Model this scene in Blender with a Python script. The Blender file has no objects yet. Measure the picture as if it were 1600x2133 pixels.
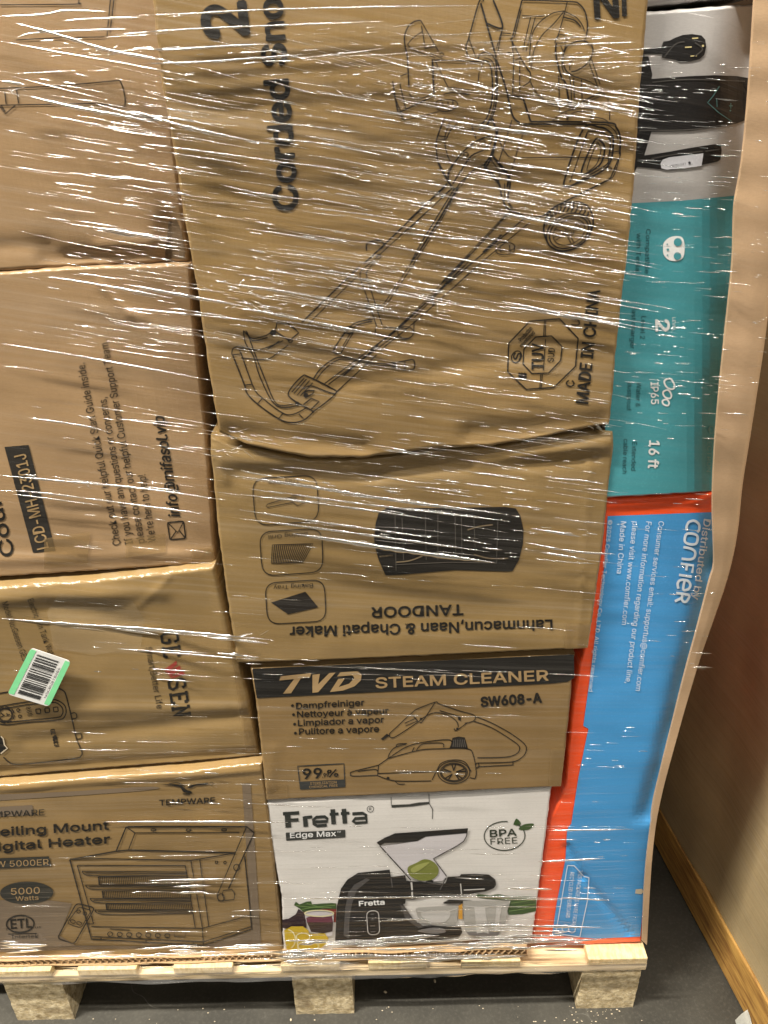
import bpy, bmesh, math, random
from mathutils import Vector, Matrix, noise

random.seed(7)
scene = bpy.context.scene
COL = scene.collection

# ------------------------------------------------------------------ camera
FPX = 1602.0                      # focal length in pixels of the 1600 x 2133 photograph
PITCH, ROLL = math.radians(28), math.radians(1.2)
CAM = Vector((0.0, -0.8294, 1.5))
_x = Vector((1, 0, 0))
FWD = Vector((0, math.cos(PITCH), -math.sin(PITCH)))
_u = Vector((0, math.sin(PITCH), math.cos(PITCH)))
RGT = math.cos(ROLL) * _x - math.sin(ROLL) * _u
UPV = math.sin(ROLL) * _x + math.cos(ROLL) * _u
cam_data = bpy.data.cameras.new('camera')
cam_data.sensor_fit = 'VERTICAL'
cam_data.sensor_height = 24
cam_data.lens = 24 * FPX / 2133
cam_data.clip_start, cam_data.clip_end = 0.02, 60
cam = bpy.data.objects.new('camera', cam_data)
COL.objects.link(cam)
m = Matrix((RGT, UPV, -FWD)).transposed().to_4x4()
m.translation = CAM
cam.matrix_world = m
scene.camera = cam

# ------------------------------------------------------------------ light: a warehouse lit by ceiling lamps
world = bpy.data.worlds.new('World')
scene.world = world
world.use_nodes = True
bg = world.node_tree.nodes['Background']
bg.inputs['Color'].default_value = (1.0, 0.90, 0.76, 1)
bg.inputs['Strength'].default_value = 0.03


def lamp(name, loc, sx, sy, power, col=(1.0, 0.94, 0.83)):      # hangs level, facing straight down
    l = bpy.data.lights.new(name, 'AREA')
    l.shape = 'RECTANGLE'
    l.size, l.size_y = sx, sy
    l.energy = power
    l.color = col
    o = bpy.data.objects.new(name, l)
    o.location = loc
    COL.objects.link(o)


lamp('ceiling_lamp', (-2.4, -0.95, 4.6), 2.4, 0.09, 540)
lamp('ceiling_lamp', (-0.75, -1.0, 4.6), 1.9, 0.06, 80)  # added between the others to bring out glints on the tall carton
lamp('ceiling_lamp', (1.9, -1.3, 4.6), 2.2, 0.09, 170)
lamp('ceiling_lamp', (0.0, -4.2, 4.8), 5.0, 0.10, 45)
lamp('ceiling_lamp', (0.5, -7.2, 4.8), 6.0, 0.12, 90)
lamp('ceiling_lamp', (-0.5, -10.5, 4.8), 7.0, 0.14, 130)
lamp('ceiling_lamp', (0.0, -14.5, 4.8), 8.0, 0.16, 190)

vs = scene.view_settings
vs.view_transform = 'Standard'
vs.look = 'None'
vs.exposure = 0.0
vs.gamma = 1.0
vs.use_curve_mapping = False
scene.render.engine = 'CYCLES'
scene.cycles.use_denoising = True
scene.cycles.max_bounces = 6
scene.cycles.transparent_max_bounces = 24
scene.cycles.sample_clamp_indirect = 4.0


# ------------------------------------------------------------------ helpers
def ray(px, py):
    return RGT * ((px - 800) / FPX) + UPV * ((1066.5 - py) / FPX) + FWD


def on_y(px, py, y):
    d = ray(px, py)
    return CAM + d * ((y - CAM.y) / d.y)


def on_z(px, py, z):
    d = ray(px, py)
    return CAM + d * ((z - CAM.z) / d.z)


def T(ox, oy, s):
    def f(*pts):
        if len(pts) == 1 and isinstance(pts[0], list):
            return [(ox + x * s, oy + y * s) for x, y in pts[0]]
        r = [(ox + x * s, oy + y * s) for x, y in pts]
        return r[0] if len(r) == 1 else r
    f.s = s
    return f


PXT = T(0, 0, 1)


def link(name, me, mat=None, parent=None):
    o = bpy.data.objects.new(name, me)
    COL.objects.link(o)
    for mm in (mat if isinstance(mat, (list, tuple)) else [mat]):
        if mm:
            me.materials.append(mm)
    if parent:
        o.parent = parent
    return o


def tag(o, label, cat=None, group=None, kind=None):
    if label:
        o['label'] = label
    if cat:
        o['category'] = cat
    if group:
        o['group'] = group
    if kind:
        o['kind'] = kind
    return o


def smooth(pts, n=6):
    """Catmull-Rom through the points"""
    if len(pts) < 3:
        return pts
    out = []
    q = [pts[0]] + list(pts) + [pts[-1]]
    if pts[0] == pts[-1]:
        q = [pts[-2]] + list(pts) + [pts[1]]
    for i in range(1, len(q) - 2):
        p0, p1, p2, p3 = q[i - 1], q[i], q[i + 1], q[i + 2]
        for k in range(n):
            t = k / n
            out.append(tuple(0.5 * ((2 * p1[a]) + (-p0[a] + p2[a]) * t + (2 * p0[a] - 5 * p1[a] + 4 * p2[a] - p3[a]) * t * t
                                    + (-p0[a] + 3 * p1[a] - 3 * p2[a] + p3[a]) * t ** 3) for a in range(2)))
    out.append(tuple(pts[-1]))
    return out


def ellipse(cx, cy, rx, ry, rot=0, n=40, a0=0, a1=360):
    r = math.radians(rot)
    out = []
    for i in range(n + 1):
        a = math.radians(a0 + (a1 - a0) * i / n)
        x, y = rx * math.cos(a), ry * math.sin(a)
        out.append((cx + x * math.cos(r) - y * math.sin(r), cy + x * math.sin(r) + y * math.cos(r)))
    return out


def roundquad(c, r=0.18, n=6):
    out = []
    for i in range(4):
        p, a, b = Vector(c[i]), Vector(c[i - 1]), Vector(c[(i + 1) % 4])
        L = min((a - p).length, (b - p).length) * r
        s, e = p + (a - p).normalized() * L, p + (b - p).normalized() * L
        for k in range(n + 1):
            t = k / n
            q = s * (1 - t) ** 2 + p * 2 * t * (1 - t) + e * t * t
            out.append((q.x, q.y))
    return out


def resample(pl, n):
    d = [0]
    for a, b in zip(pl, pl[1:]):
        d.append(d[-1] + math.dist(a, b))
    out, j = [], 0
    for i in range(n + 1):
        t = d[-1] * i / n
        while j < len(pl) - 2 and d[j + 1] < t:
            j += 1
        f = (t - d[j]) / max(1e-9, d[j + 1] - d[j])
        out.append(tuple(pl[j][a] + (pl[j + 1][a] - pl[j][a]) * f for a in range(2)))
    return out


# ------------------------------------------------------------------ materials
def nodes(name):
    mt = bpy.data.materials.new(name)
    mt.use_nodes = True
    nt = mt.node_tree
    return mt, nt, nt.nodes['Principled BSDF']


def N(nt, typ, **kw):
    n = nt.nodes.new(typ)
    for k, v in kw.items():
        setattr(n, k, v)
    return n


def math_node(nt, op, a, b=None, c=None):
    n = N(nt, 'ShaderNodeMath', operation=op)
    for i, v in enumerate((a, b, c)):
        if v is None:
            continue
        if isinstance(v, (int, float)):
            n.inputs[i].default_value = v
        else:
            nt.links.new(v, n.inputs[i])
    return n.outputs[0]


def noise_tex(nt, vec, scale=1.0, detail=2.0, rough=0.5):
    n = N(nt, 'ShaderNodeTexNoise')
    nt.links.new(vec, n.inputs['Vector'])
    n.inputs['Scale'].default_value = scale
    n.inputs['Detail'].default_value = detail
    n.inputs['Roughness'].default_value = rough
    return n.outputs[0]


def ramp(nt, fac, stops):
    r = N(nt, 'ShaderNodeValToRGB')
    nt.links.new(fac, r.inputs[0])
    e = r.color_ramp.elements
    while len(e) < len(stops):
        e.new(0.5)
    for i, (p, c) in enumerate(stops):
        e[i].position = p
        e[i].color = (c, c, c, 1) if isinstance(c, (int, float)) else (*c, 1)
    return r.outputs[0]


def film_coords(nt):
    """u runs along the pull of the stretch film, v across it (the wraps climb as they go up the load)"""
    geo = N(nt, 'ShaderNodeNewGeometry')
    sp = N(nt, 'ShaderNodeSeparateXYZ')
    nt.links.new(geo.outputs['Position'], sp.inputs[0])
    x, y, z = sp.outputs
    k = N(nt, 'ShaderNodeMapRange', interpolation_type='SMOOTHSTEP')
    nt.links.new(z, k.inputs[0])
    for i, v in enumerate((0.45, 1.25, -0.01, 0.17)):
        k.inputs[i + 1].default_value = v
    u = math_node(nt, 'ADD', x, y)
    v = math_node(nt, 'MULTIPLY_ADD', k.outputs[0], u, z)
    return geo.outputs['Position'], u, v, z


def streak(nt, u, v, fu, fv, detail=2.0):
    c = N(nt, 'ShaderNodeCombineXYZ')
    nt.links.new(math_node(nt, 'MULTIPLY', u, fu), c.inputs[0])
    nt.links.new(math_node(nt, 'MULTIPLY', v, fv), c.inputs[1])
    return noise_tex(nt, c.outputs[0], 1.0, detail)


def add_film(nt, bsdf, weight=0.7, depth=1.0, rough=0.16, haze=0.18):
    pos, u, v, z = film_coords(nt)
    fine = streak(nt, u, v, 3.5, 240, 3)
    wide = streak(nt, u, v, 2.0, 62, 2)
    h = math_node(nt, 'MULTIPLY_ADD', wide, 2.6, fine)
    b = N(nt, 'ShaderNodeBump')
    b.inputs['Strength'].default_value = 1.0
    b.inputs['Distance'].default_value = 0.0022 * depth
    nt.links.new(h, b.inputs['Height'])
    nt.links.new(b.outputs[0], bsdf.inputs['Coat Normal'])
    bsdf.inputs['Coat Weight'].default_value = weight
    bsdf.inputs['Coat Roughness'].default_value = rough
    bsdf.inputs['Coat IOR'].default_value = 1.5
    # cloudy film and its streaky reflections painted into the base colour, more so where several turns lie over one another
    turns = streak(nt, u, v, 1.1, 17, 3)
    film_haze = math_node(nt, 'MULTIPLY', ramp(nt, streak(nt, u, v, 2.2, 150, 4), [(0.42, 0.0), (0.72, 1.0)]), ramp(nt, turns, [(0.38, 0.15), (0.66, 1.0)]))
    film_haze = math_node(nt, 'MULTIPLY', film_haze, haze * weight)
    if bsdf.inputs['Base Color'].is_linked:
        src = bsdf.inputs['Base Color'].links[0].from_socket
    else:
        src = tuple(bsdf.inputs['Base Color'].default_value)[:3]
    nt.links.new(mixcol(nt, film_haze, src, (0.62, 0.58, 0.52)), bsdf.inputs['Base Color'])
    return fine, wide


def stretched(nt, pos, sx, sy, sz):
    mp = N(nt, 'ShaderNodeMapping')
    mp.inputs['Scale'].default_value = (sx, sy, sz)
    nt.links.new(pos, mp.inputs['Vector'])
    return mp.outputs[0]


def mixcol(nt, fac, a, b):
    mx = N(nt, 'ShaderNodeMix', data_type='RGBA')
    if isinstance(fac, (int, float)):
        mx.inputs[0].default_value = fac
    else:
        nt.links.new(fac, mx.inputs[0])
    for i, c in ((6, a), (7, b)):
        if isinstance(c, tuple):
            mx.inputs[i].default_value = (*c, 1)
        else:
            nt.links.new(c, mx.inputs[i])
    return mx.outputs[2]


def board(name, col, vary=0.13, film=0.7, flute=0.35, depth=1.0, rough=0.75, seed=0.0, frough=0.16):
    """corrugated board, printed or plain, with the cling film that hugs it as its coat"""
    mt, nt, b = nodes(name)
    geo = N(nt, 'ShaderNodeNewGeometry')
    off = N(nt, 'ShaderNodeVectorMath', operation='ADD')
    nt.links.new(geo.outputs['Position'], off.inputs[0])
    off.inputs[1].default_value = (seed, seed * .7, seed * 1.3)
    pos = off.outputs[0]
    blot = noise_tex(nt, pos, 7.0, 4, 0.6)
    fibre = noise_tex(nt, stretched(nt, pos, 260, 260, 900), 1.0, 3, 0.7)
    fl = noise_tex(nt, stretched(nt, pos, 240, 240, 3), 1.0, 1)
    dk = tuple(c * (1 - vary * 1.6) for c in col)
    lt = tuple(min(1, c * (1 + vary)) for c in col)
    c = mixcol(nt, ramp(nt, blot, [(0.28, 0.0), (0.72, 1.0)]), dk, lt)
    c = mixcol(nt, ramp(nt, fibre, [(0.35, 0.0), (0.7, 0.35)]), c, tuple(x * 0.72 for x in col))
    nt.links.new(c, b.inputs['Base Color'])
    b.inputs['Roughness'].default_value = rough
    b.inputs['Specular IOR Level'].default_value = 0.25
    hh = math_node(nt, 'MULTIPLY_ADD', fl, flute, math_node(nt, 'MULTIPLY', fibre, 0.35))
    bp = N(nt, 'ShaderNodeBump')
    bp.inputs['Strength'].default_value = 0.5
    bp.inputs['Distance'].default_value = 0.0006
    nt.links.new(hh, bp.inputs['Height'])
    nt.links.new(bp.outputs[0], b.inputs['Normal'])
    if film:
        add_film(nt, b, film, depth, frough)
    return mt


_inks = {}


def ink(r, g, b_, film=0.5):
    key = (r, g, b_, film)
    if key not in _inks:
        mt, nt, b = nodes('printing_ink')
        geo = N(nt, 'ShaderNodeNewGeometry')
        wear = noise_tex(nt, geo.outputs['Position'], 420.0, 2)
        c = mixcol(nt, ramp(nt, wear, [(0.55, 0.0), (0.85, 0.35)]), (r, g, b_), (min(1, r * 1.5 + .015), min(1, g * 1.5 + .012), min(1, b_ * 1.5 + .008)))
        nt.links.new(c, b.inputs['Base Color'])
        b.inputs['Roughness'].default_value = 0.6
        b.inputs['Specular IOR Level'].default_value = 0.3
        add_film(nt, b, film, haze=0.09)
        _inks[key] = mt
    return _inks[key]


KRAFT = (0.42, 0.262, 0.128)
KRAFT_Y = (0.265, 0.168, 0.064)
M_kraft_warm = board('kraft_board', (0.325, 0.208, 0.105), seed=1.0)
M_kraft = board('kraft_board_yellow', KRAFT_Y, seed=4.0)
M_kraft2 = board('kraft_board_tan', (0.265, 0.172, 0.066), seed=9.0)
M_kraft3 = board('kraft_board_brown', (0.255, 0.160, 0.062), seed=13.0)
M_white = board('white_board', (0.72, 0.69, 0.66), vary=0.03, seed=2.0, rough=0.5)
M_grey = board('grey_printed_board', (0.46, 0.44, 0.43), vary=0.03, seed=6.0, rough=0.5)
M_orange = board('orange_printed_board', (0.98, 0.095, 0.018), vary=0.03, seed=3.0, rough=0.45)
M_sheet = board('plain_board', (0.50, 0.335, 0.20), vary=0.08, film=0.35, depth=0.6, seed=8.0)
M_wrapbox = board('wrapped_board', (0.40, 0.305, 0.165), vary=0.14, film=0.8, depth=0.7, seed=15.0, frough=0.25)
K_BLACK = ink(0.009, 0.007, 0.005)
K_LINE = ink(0.011, 0.008, 0.006)
K_KRAFT = ink(0.36, 0.24, 0.115)
K_WHITE = ink(0.80, 0.80, 0.80)


def wood(name, col, dark, scale=(30, 30, 30), film=0.0, grain=0.6):
    mt, nt, b = nodes(name)
    geo = N(nt, 'ShaderNodeNewGeometry')
    pos = geo.outputs['Position']
    g = noise_tex(nt, stretched(nt, pos, *scale), 1.0, 4, 0.65)
    s = noise_tex(nt, pos, 9.0, 3)
    c = mixcol(nt, ramp(nt, g, [(0.3, 1.0), (0.62, 0.0)]), col, dark)
    c = mixcol(nt, ramp(nt, s, [(0.45, 0.0), (0.8, 0.5)]), c, tuple(x * .7 for x in dark))
    nt.links.new(c, b.inputs['Base Color'])
    b.inputs['Roughness'].default_value = 0.7
    bp = N(nt, 'ShaderNodeBump')
    bp.inputs['Strength'].default_value = grain
    bp.inputs['Distance'].default_value = 0.0012
    nt.links.new(g, bp.inputs['Height'])
    nt.links.new(bp.outputs[0], b.inputs['Normal'])
    if film:
        add_film(nt, b, film)
    return mt


M_deck = wood('pine_board', (0.80, 0.64, 0.40), (0.58, 0.41, 0.20), (9, 60, 170))
M_endgrain = wood('pine_end_grain', (0.80, 0.65, 0.38), (0.60, 0.43, 0.20), (170, 60, 60))
M_beam = wood('varnished_beam', (0.55, 0.31, 0.075), (0.20, 0.085, 0.02), (70, 6, 120))


def chipboard():
    mt, nt, b = nodes('particle_board')
    geo = N(nt, 'ShaderNodeNewGeometry')
    pos = geo.outputs['Position']
    v = N(nt, 'ShaderNodeTexVoronoi')
    v.inputs['Scale'].default_value = 1.0
    nt.links.new(stretched(nt, pos, 230, 230, 420), v.inputs['Vector'])
    sepc = N(nt, 'ShaderNodeSeparateColor')
    nt.links.new(v.outputs['Color'], sepc.inputs[0])
    n = noise_tex(nt, pos, 60, 5, 0.7)
    st = noise_tex(nt, pos, 16, 3)
    c = mixcol(nt, sepc.outputs[0], (0.72, 0.57, 0.32), (0.92, 0.79, 0.54))
    c = mixcol(nt, ramp(nt, n, [(0.35, 0.75), (0.6, 0.0)]), c, (0.25, 0.16, 0.06))
    c = mixcol(nt, ramp(nt, st, [(0.56, 0.0), (0.7, 0.6)]), c, (0.22, 0.16, 0.09))
    nt.links.new(c, b.inputs['Base Color'])
    b.inputs['Roughness'].default_value = 0.85
    h = math_node(nt, 'MULTIPLY_ADD', sepc.outputs[1], 0.6, n)
    bp = N(nt, 'ShaderNodeBump')
    bp.inputs['Strength'].default_value = 0.9
    bp.inputs['Distance'].default_value = 0.0025
    nt.links.new(h, bp.inputs['Height'])
    nt.links.new(bp.outputs[0], b.inputs['Normal'])
    return mt


def concrete():
    mt, nt, b = nodes('concrete_floor')
    geo = N(nt, 'ShaderNodeNewGeometry')
    pos = geo.outputs['Position']
    a = noise_tex(nt, pos, 5, 6, 0.65)
    f = noise_tex(nt, pos, 160, 4, 0.7)
    sc = N(nt, 'ShaderNodeTexVoronoi', feature='DISTANCE_TO_EDGE')
    sc.inputs['Scale'].default_value = 3.3
    wob = N(nt, 'ShaderNodeMix', data_type='VECTOR')
    nz = N(nt, 'ShaderNodeTexNoise')
    nz.inputs['Scale'].default_value = 6
    nt.links.new(pos, nz.inputs['Vector'])
    va = N(nt, 'ShaderNodeVectorMath', operation='MULTIPLY_ADD')
    nt.links.new(nz.outputs['Color'], va.inputs[0])
    va.inputs[1].default_value = (0.5, 0.5, 0.5)
    nt.links.new(pos, va.inputs[2])
    nt.links.new(va.outputs[0], sc.inputs['Vector'])
    c = mixcol(nt, ramp(nt, a, [(0.3, 0.0), (0.7, 1.0)]), (0.023, 0.021, 0.016), (0.060, 0.055, 0.043))
    c = mixcol(nt, ramp(nt, f, [(0.5, 0.0), (0.8, 0.5)]), c, (0.105, 0.098, 0.08))
    scr = math_node(nt, 'MULTIPLY', ramp(nt, sc.outputs[0], [(0.0, 1.0), (0.006, 0.0)]), ramp(nt, a, [(0.56, 0.0), (0.66, 0.4)]))
    c = mixcol(nt, scr, c, (0.42, 0.40, 0.36))
    nt.links.new(c, b.inputs['Base Color'])
    b.inputs['Roughness'].default_value = 0.62
    bp = N(nt, 'ShaderNodeBump')
    bp.inputs['Strength'].default_value = 0.4
    bp.inputs['Distance'].default_value = 0.001
    nt.links.new(f, bp.inputs['Height'])
    nt.links.new(bp.outputs[0], b.inputs['Normal'])
    return mt


def plain(name, col, rough=0.6):
    mt, nt, b = nodes(name)
    geo = N(nt, 'ShaderNodeNewGeometry')
    n = noise_tex(nt, geo.outputs['Position'], 90, 3)
    nt.links.new(mixcol(nt, n, tuple(c * .85 for c in col), tuple(min(1, c * 1.12) for c in col)), b.inputs['Base Color'])
    b.inputs['Roughness'].default_value = rough
    return mt


def film_mat(name, alpha, rough, white=0.55, sheen=1.0):
    """clear polythene gathered into folds: see-through, with a strong gloss"""
    mt, nt, b = nodes(name)
    nt.nodes.remove(b)
    out = nt.nodes['Material Output']
    tr = N(nt, 'ShaderNodeBsdfTransparent')
    tr.inputs[0].default_value = (0.97, 0.96, 0.94, 1)
    df = N(nt, 'ShaderNodeBsdfDiffuse')
    df.inputs[0].default_value = (white, white * .97, white * .93, 1)
    gl = N(nt, 'ShaderNodeBsdfGlossy')
    gl.inputs['Roughness'].default_value = rough
    gl.inputs['Color'].default_value = (1, 1, 1, 1)
    m1 = N(nt, 'ShaderNodeMixShader')
    m1.inputs[0].default_value = alpha
    nt.links.new(tr.outputs[0], m1.inputs[1])
    nt.links.new(df.outputs[0], m1.inputs[2])
    fr = N(nt, 'ShaderNodeFresnel')
    fr.inputs['IOR'].default_value = 1.5
    m2 = N(nt, 'ShaderNodeMixShader')
    nt.links.new(math_node(nt, 'MULTIPLY', fr.outputs[0], sheen), m2.inputs[0])
    nt.links.new(m1.outputs[0], m2.inputs[1])
    nt.links.new(gl.outputs[0], m2.inputs[2])
    nt.links.new(m2.outputs[0], out.inputs['Surface'])
    if name == 'film_sheet':
        pos, u, v, z = film_coords(nt)
        h = math_node(nt, 'MULTIPLY_ADD', streak(nt, u, v, 9, 70), 2.5, streak(nt, u, v, 14, 260))
        bp = N(nt, 'ShaderNodeBump')
        bp.inputs['Strength'].default_value = 1
        bp.inputs['Distance'].default_value = 0.0024
        nt.links.new(h, bp.inputs['Height'])
        nt.links.new(bp.outputs[0], gl.inputs['Normal'])
        nt.links.new(bp.outputs[0], fr.inputs['Normal'])
    return mt


M_fold = film_mat('film_fold', 0.13, 0.15, 0.85, 14.0)
M_veil = film_mat('film_sheet', 0.09, 0.22, 0.8, 0.9)


# ------------------------------------------------------------------ a carton: dented front, rounded edges, straight sides
class Box:
    def __init__(self, name, y0, top, right, bottom, left, mat, depth=0.36, dent=0.0025, creases=(), seed=0.0, cell=0.005, edge=0.004, lean=0.0):
        """top left->right, right top->bottom, bottom left->right, left top->bottom: outline as measured on the plane y = y0"""
        self.y0, self.dent, self.seed, self.lean = y0, dent, seed, lean
        self.cr = []
        self.creases_px = creases
        for (a, b, amp, wid) in creases:
            p, q = on_y(*a, y0), on_y(*b, y0)
            self.cr.append(((p.x, p.z), (q.x, q.z), amp, wid))
        c = [on_y(*p, y0) for p in (top[0], top[-1], bottom[0], bottom[-1])]
        self.zmid = sum(p.z for p in c) / 4
        w = max((c[1] - c[0]).length, (c[3] - c[2]).length)
        h = max((c[2] - c[0]).length, (c[3] - c[1]).length)
        nx, ny = max(6, int(w / cell)), max(6, int(h / cell))
        e = [0, 0.0012, 0.003, edge]
        us = sorted({round(v, 5) for v in [k / w for k in e] + [1 - k / w for k in e] + [i / nx for i in range(1, nx)] if 0 <= v <= 1})
        vs_ = sorted({round(v, 5) for v in [k / h for k in e] + [1 - k / h for k in e] + [i / ny for i in range(1, ny)] if 0 <= v <= 1})
        Tp, Bp, Lp, Rp = resample(top, 400), resample(bottom, 400), resample(left, 400), resample(right, 400)

        def ev(pl, t):
            i = min(399, int(t * 400))
            f = t * 400 - i
            return tuple(pl[i][a] * (1 - f) + pl[i + 1][a] * f for a in range(2))
        bm = bmesh.new()
        rows = []
        for v in vs_:
            row = []
            for u in us:
                t_, b_, l_, r_ = ev(Tp, u), ev(Bp, u), ev(Lp, v), ev(Rp, v)
                px = [(1 - v) * t_[a] + v * b_[a] + (1 - u) * l_[a] + u * r_[a]
                      - ((1 - u) * (1 - v) * Tp[0][a] + u * (1 - v) * Tp[-1][a] + (1 - u) * v * Bp[0][a] + u * v * Bp[-1][a]) for a in range(2)]
                p = self.at(px[0], px[1])
                d = min(u * w, (1 - u) * w, v * h, (1 - v) * h)
                if d < edge:
                    p = p + Vector((0, edge - math.sqrt(max(0, edge ** 2 - (edge - d) ** 2)), 0))
                    j = 1 - d / edge          # scuffed, slightly chewed edge
                    p = p + Vector((noise.noise((p.x * 90, p.z * 90, seed)), abs(noise.noise((p.x * 70, p.z * 70, seed + 9))) * 2.2, noise.noise((p.x * 90, p.z * 90, seed + 5)))) * (0.0011 * j)
                row.append(bm.verts.new(p))
            rows.append(row)
        for r0, r1 in zip(rows, rows[1:]):
            for i in range(len(r0) - 1):
                bm.faces.new((r0[i], r1[i], r1[i + 1], r0[i + 1]))
        ring = rows[0][:] + [r[-1] for r in rows[1:]] + rows[-1][-2::-1] + [r[0] for r in rows[-2:0:-1]]
        back = [bm.verts.new((v.co.x, y0 + depth, v.co.z)) for v in ring]
        for i in range(len(ring)):
            j = (i + 1) % len(ring)
            bm.faces.new((ring[i], ring[j], back[j], back[i]))
        bm.faces.new(back)
        me = bpy.data.meshes.new(name)
        bm.normal_update()
        bmesh.ops.recalc_face_normals(bm, faces=bm.faces)
        bm.to_mesh(me)
        bm.free()
        for p in me.polygons:
            p.use_smooth = True
        me.set_sharp_from_angle(angle=math.radians(50))
        self.o = link(name, me, mat)

    def f(self, x, z):
        s = self.seed
        d = self.dent * (noise.noise((x * 6 + s, z * 6, s)) * 1.2 + noise.noise((x * 15 + s, z * 24, s + 3)) * 0.35 + 0.06 * (1 - abs(noise.noise((x * 5 + s, z * 14, s + 7))) * 2) ** 5)
        d += self.lean * (z - self.zmid)
        for (p, q, amp, wid) in self.cr:
            dx, dz = q[0] - p[0], q[1] - p[1]
            L2 = dx * dx + dz * dz
            t = ((x - p[0]) * dx + (z - p[1]) * dz) / L2
            t = 0 if t < 0 else 1 if t > 1 else t
            ex, ez = x - p[0] - dx * t, z - p[1] - dz * t
            r2 = (ex * ex + ez * ez) / (wid * wid)
            if r2 < 9:
                d += amp * math.exp(-r2) * (0.75 + 0.4 * noise.noise((x * 14, z * 14, s)))
        return d

    def at(self, px, py, lift=0.0):
        y = self.y0
        for _ in range(3):
            p = on_y(px, py, y)
            y = self.y0 + self.f(p.x, p.z)
        return on_y(px, py, y - lift)


_font_cache = {}
try:                                    # the sans face that ships inside Blender itself; its built-in face otherwise
    import os
    SANS = bpy.data.fonts.load(os.path.join(bpy.utils.system_resource('DATAFILES'), 'fonts', 'Inter.woff2'))
except Exception:
    SANS = None


def glyphs(s, bold, shear):
    key = (s, bold, shear)
    if key in _font_cache:
        return _font_cache[key]
    cu = bpy.data.curves.new('lettering', 'FONT')
    cu.body = s
    cu.size = 1.0
    if SANS:
        cu.font = SANS
    cu.shear = shear
    cu.resolution_u = 3
    o = bpy.data.objects.new('lettering', cu)
    COL.objects.link(o)
    dg = bpy.context.evaluated_depsgraph_get()
    me = o.evaluated_get(dg).to_mesh()
    vs_ = [(v.co.x, v.co.y) for v in me.vertices]
    fs = [tuple(p.vertices) for p in me.polygons]
    o.evaluated_get(dg).to_mesh_clear()
    bpy.data.objects.remove(o)
    bpy.data.curves.remove(cu)
    _font_cache[key] = (vs_, fs)
    return vs_, fs


def cap_height(bold):
    v, _ = glyphs('H', bold, 0)
    return max(p[1] for p in v)


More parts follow.
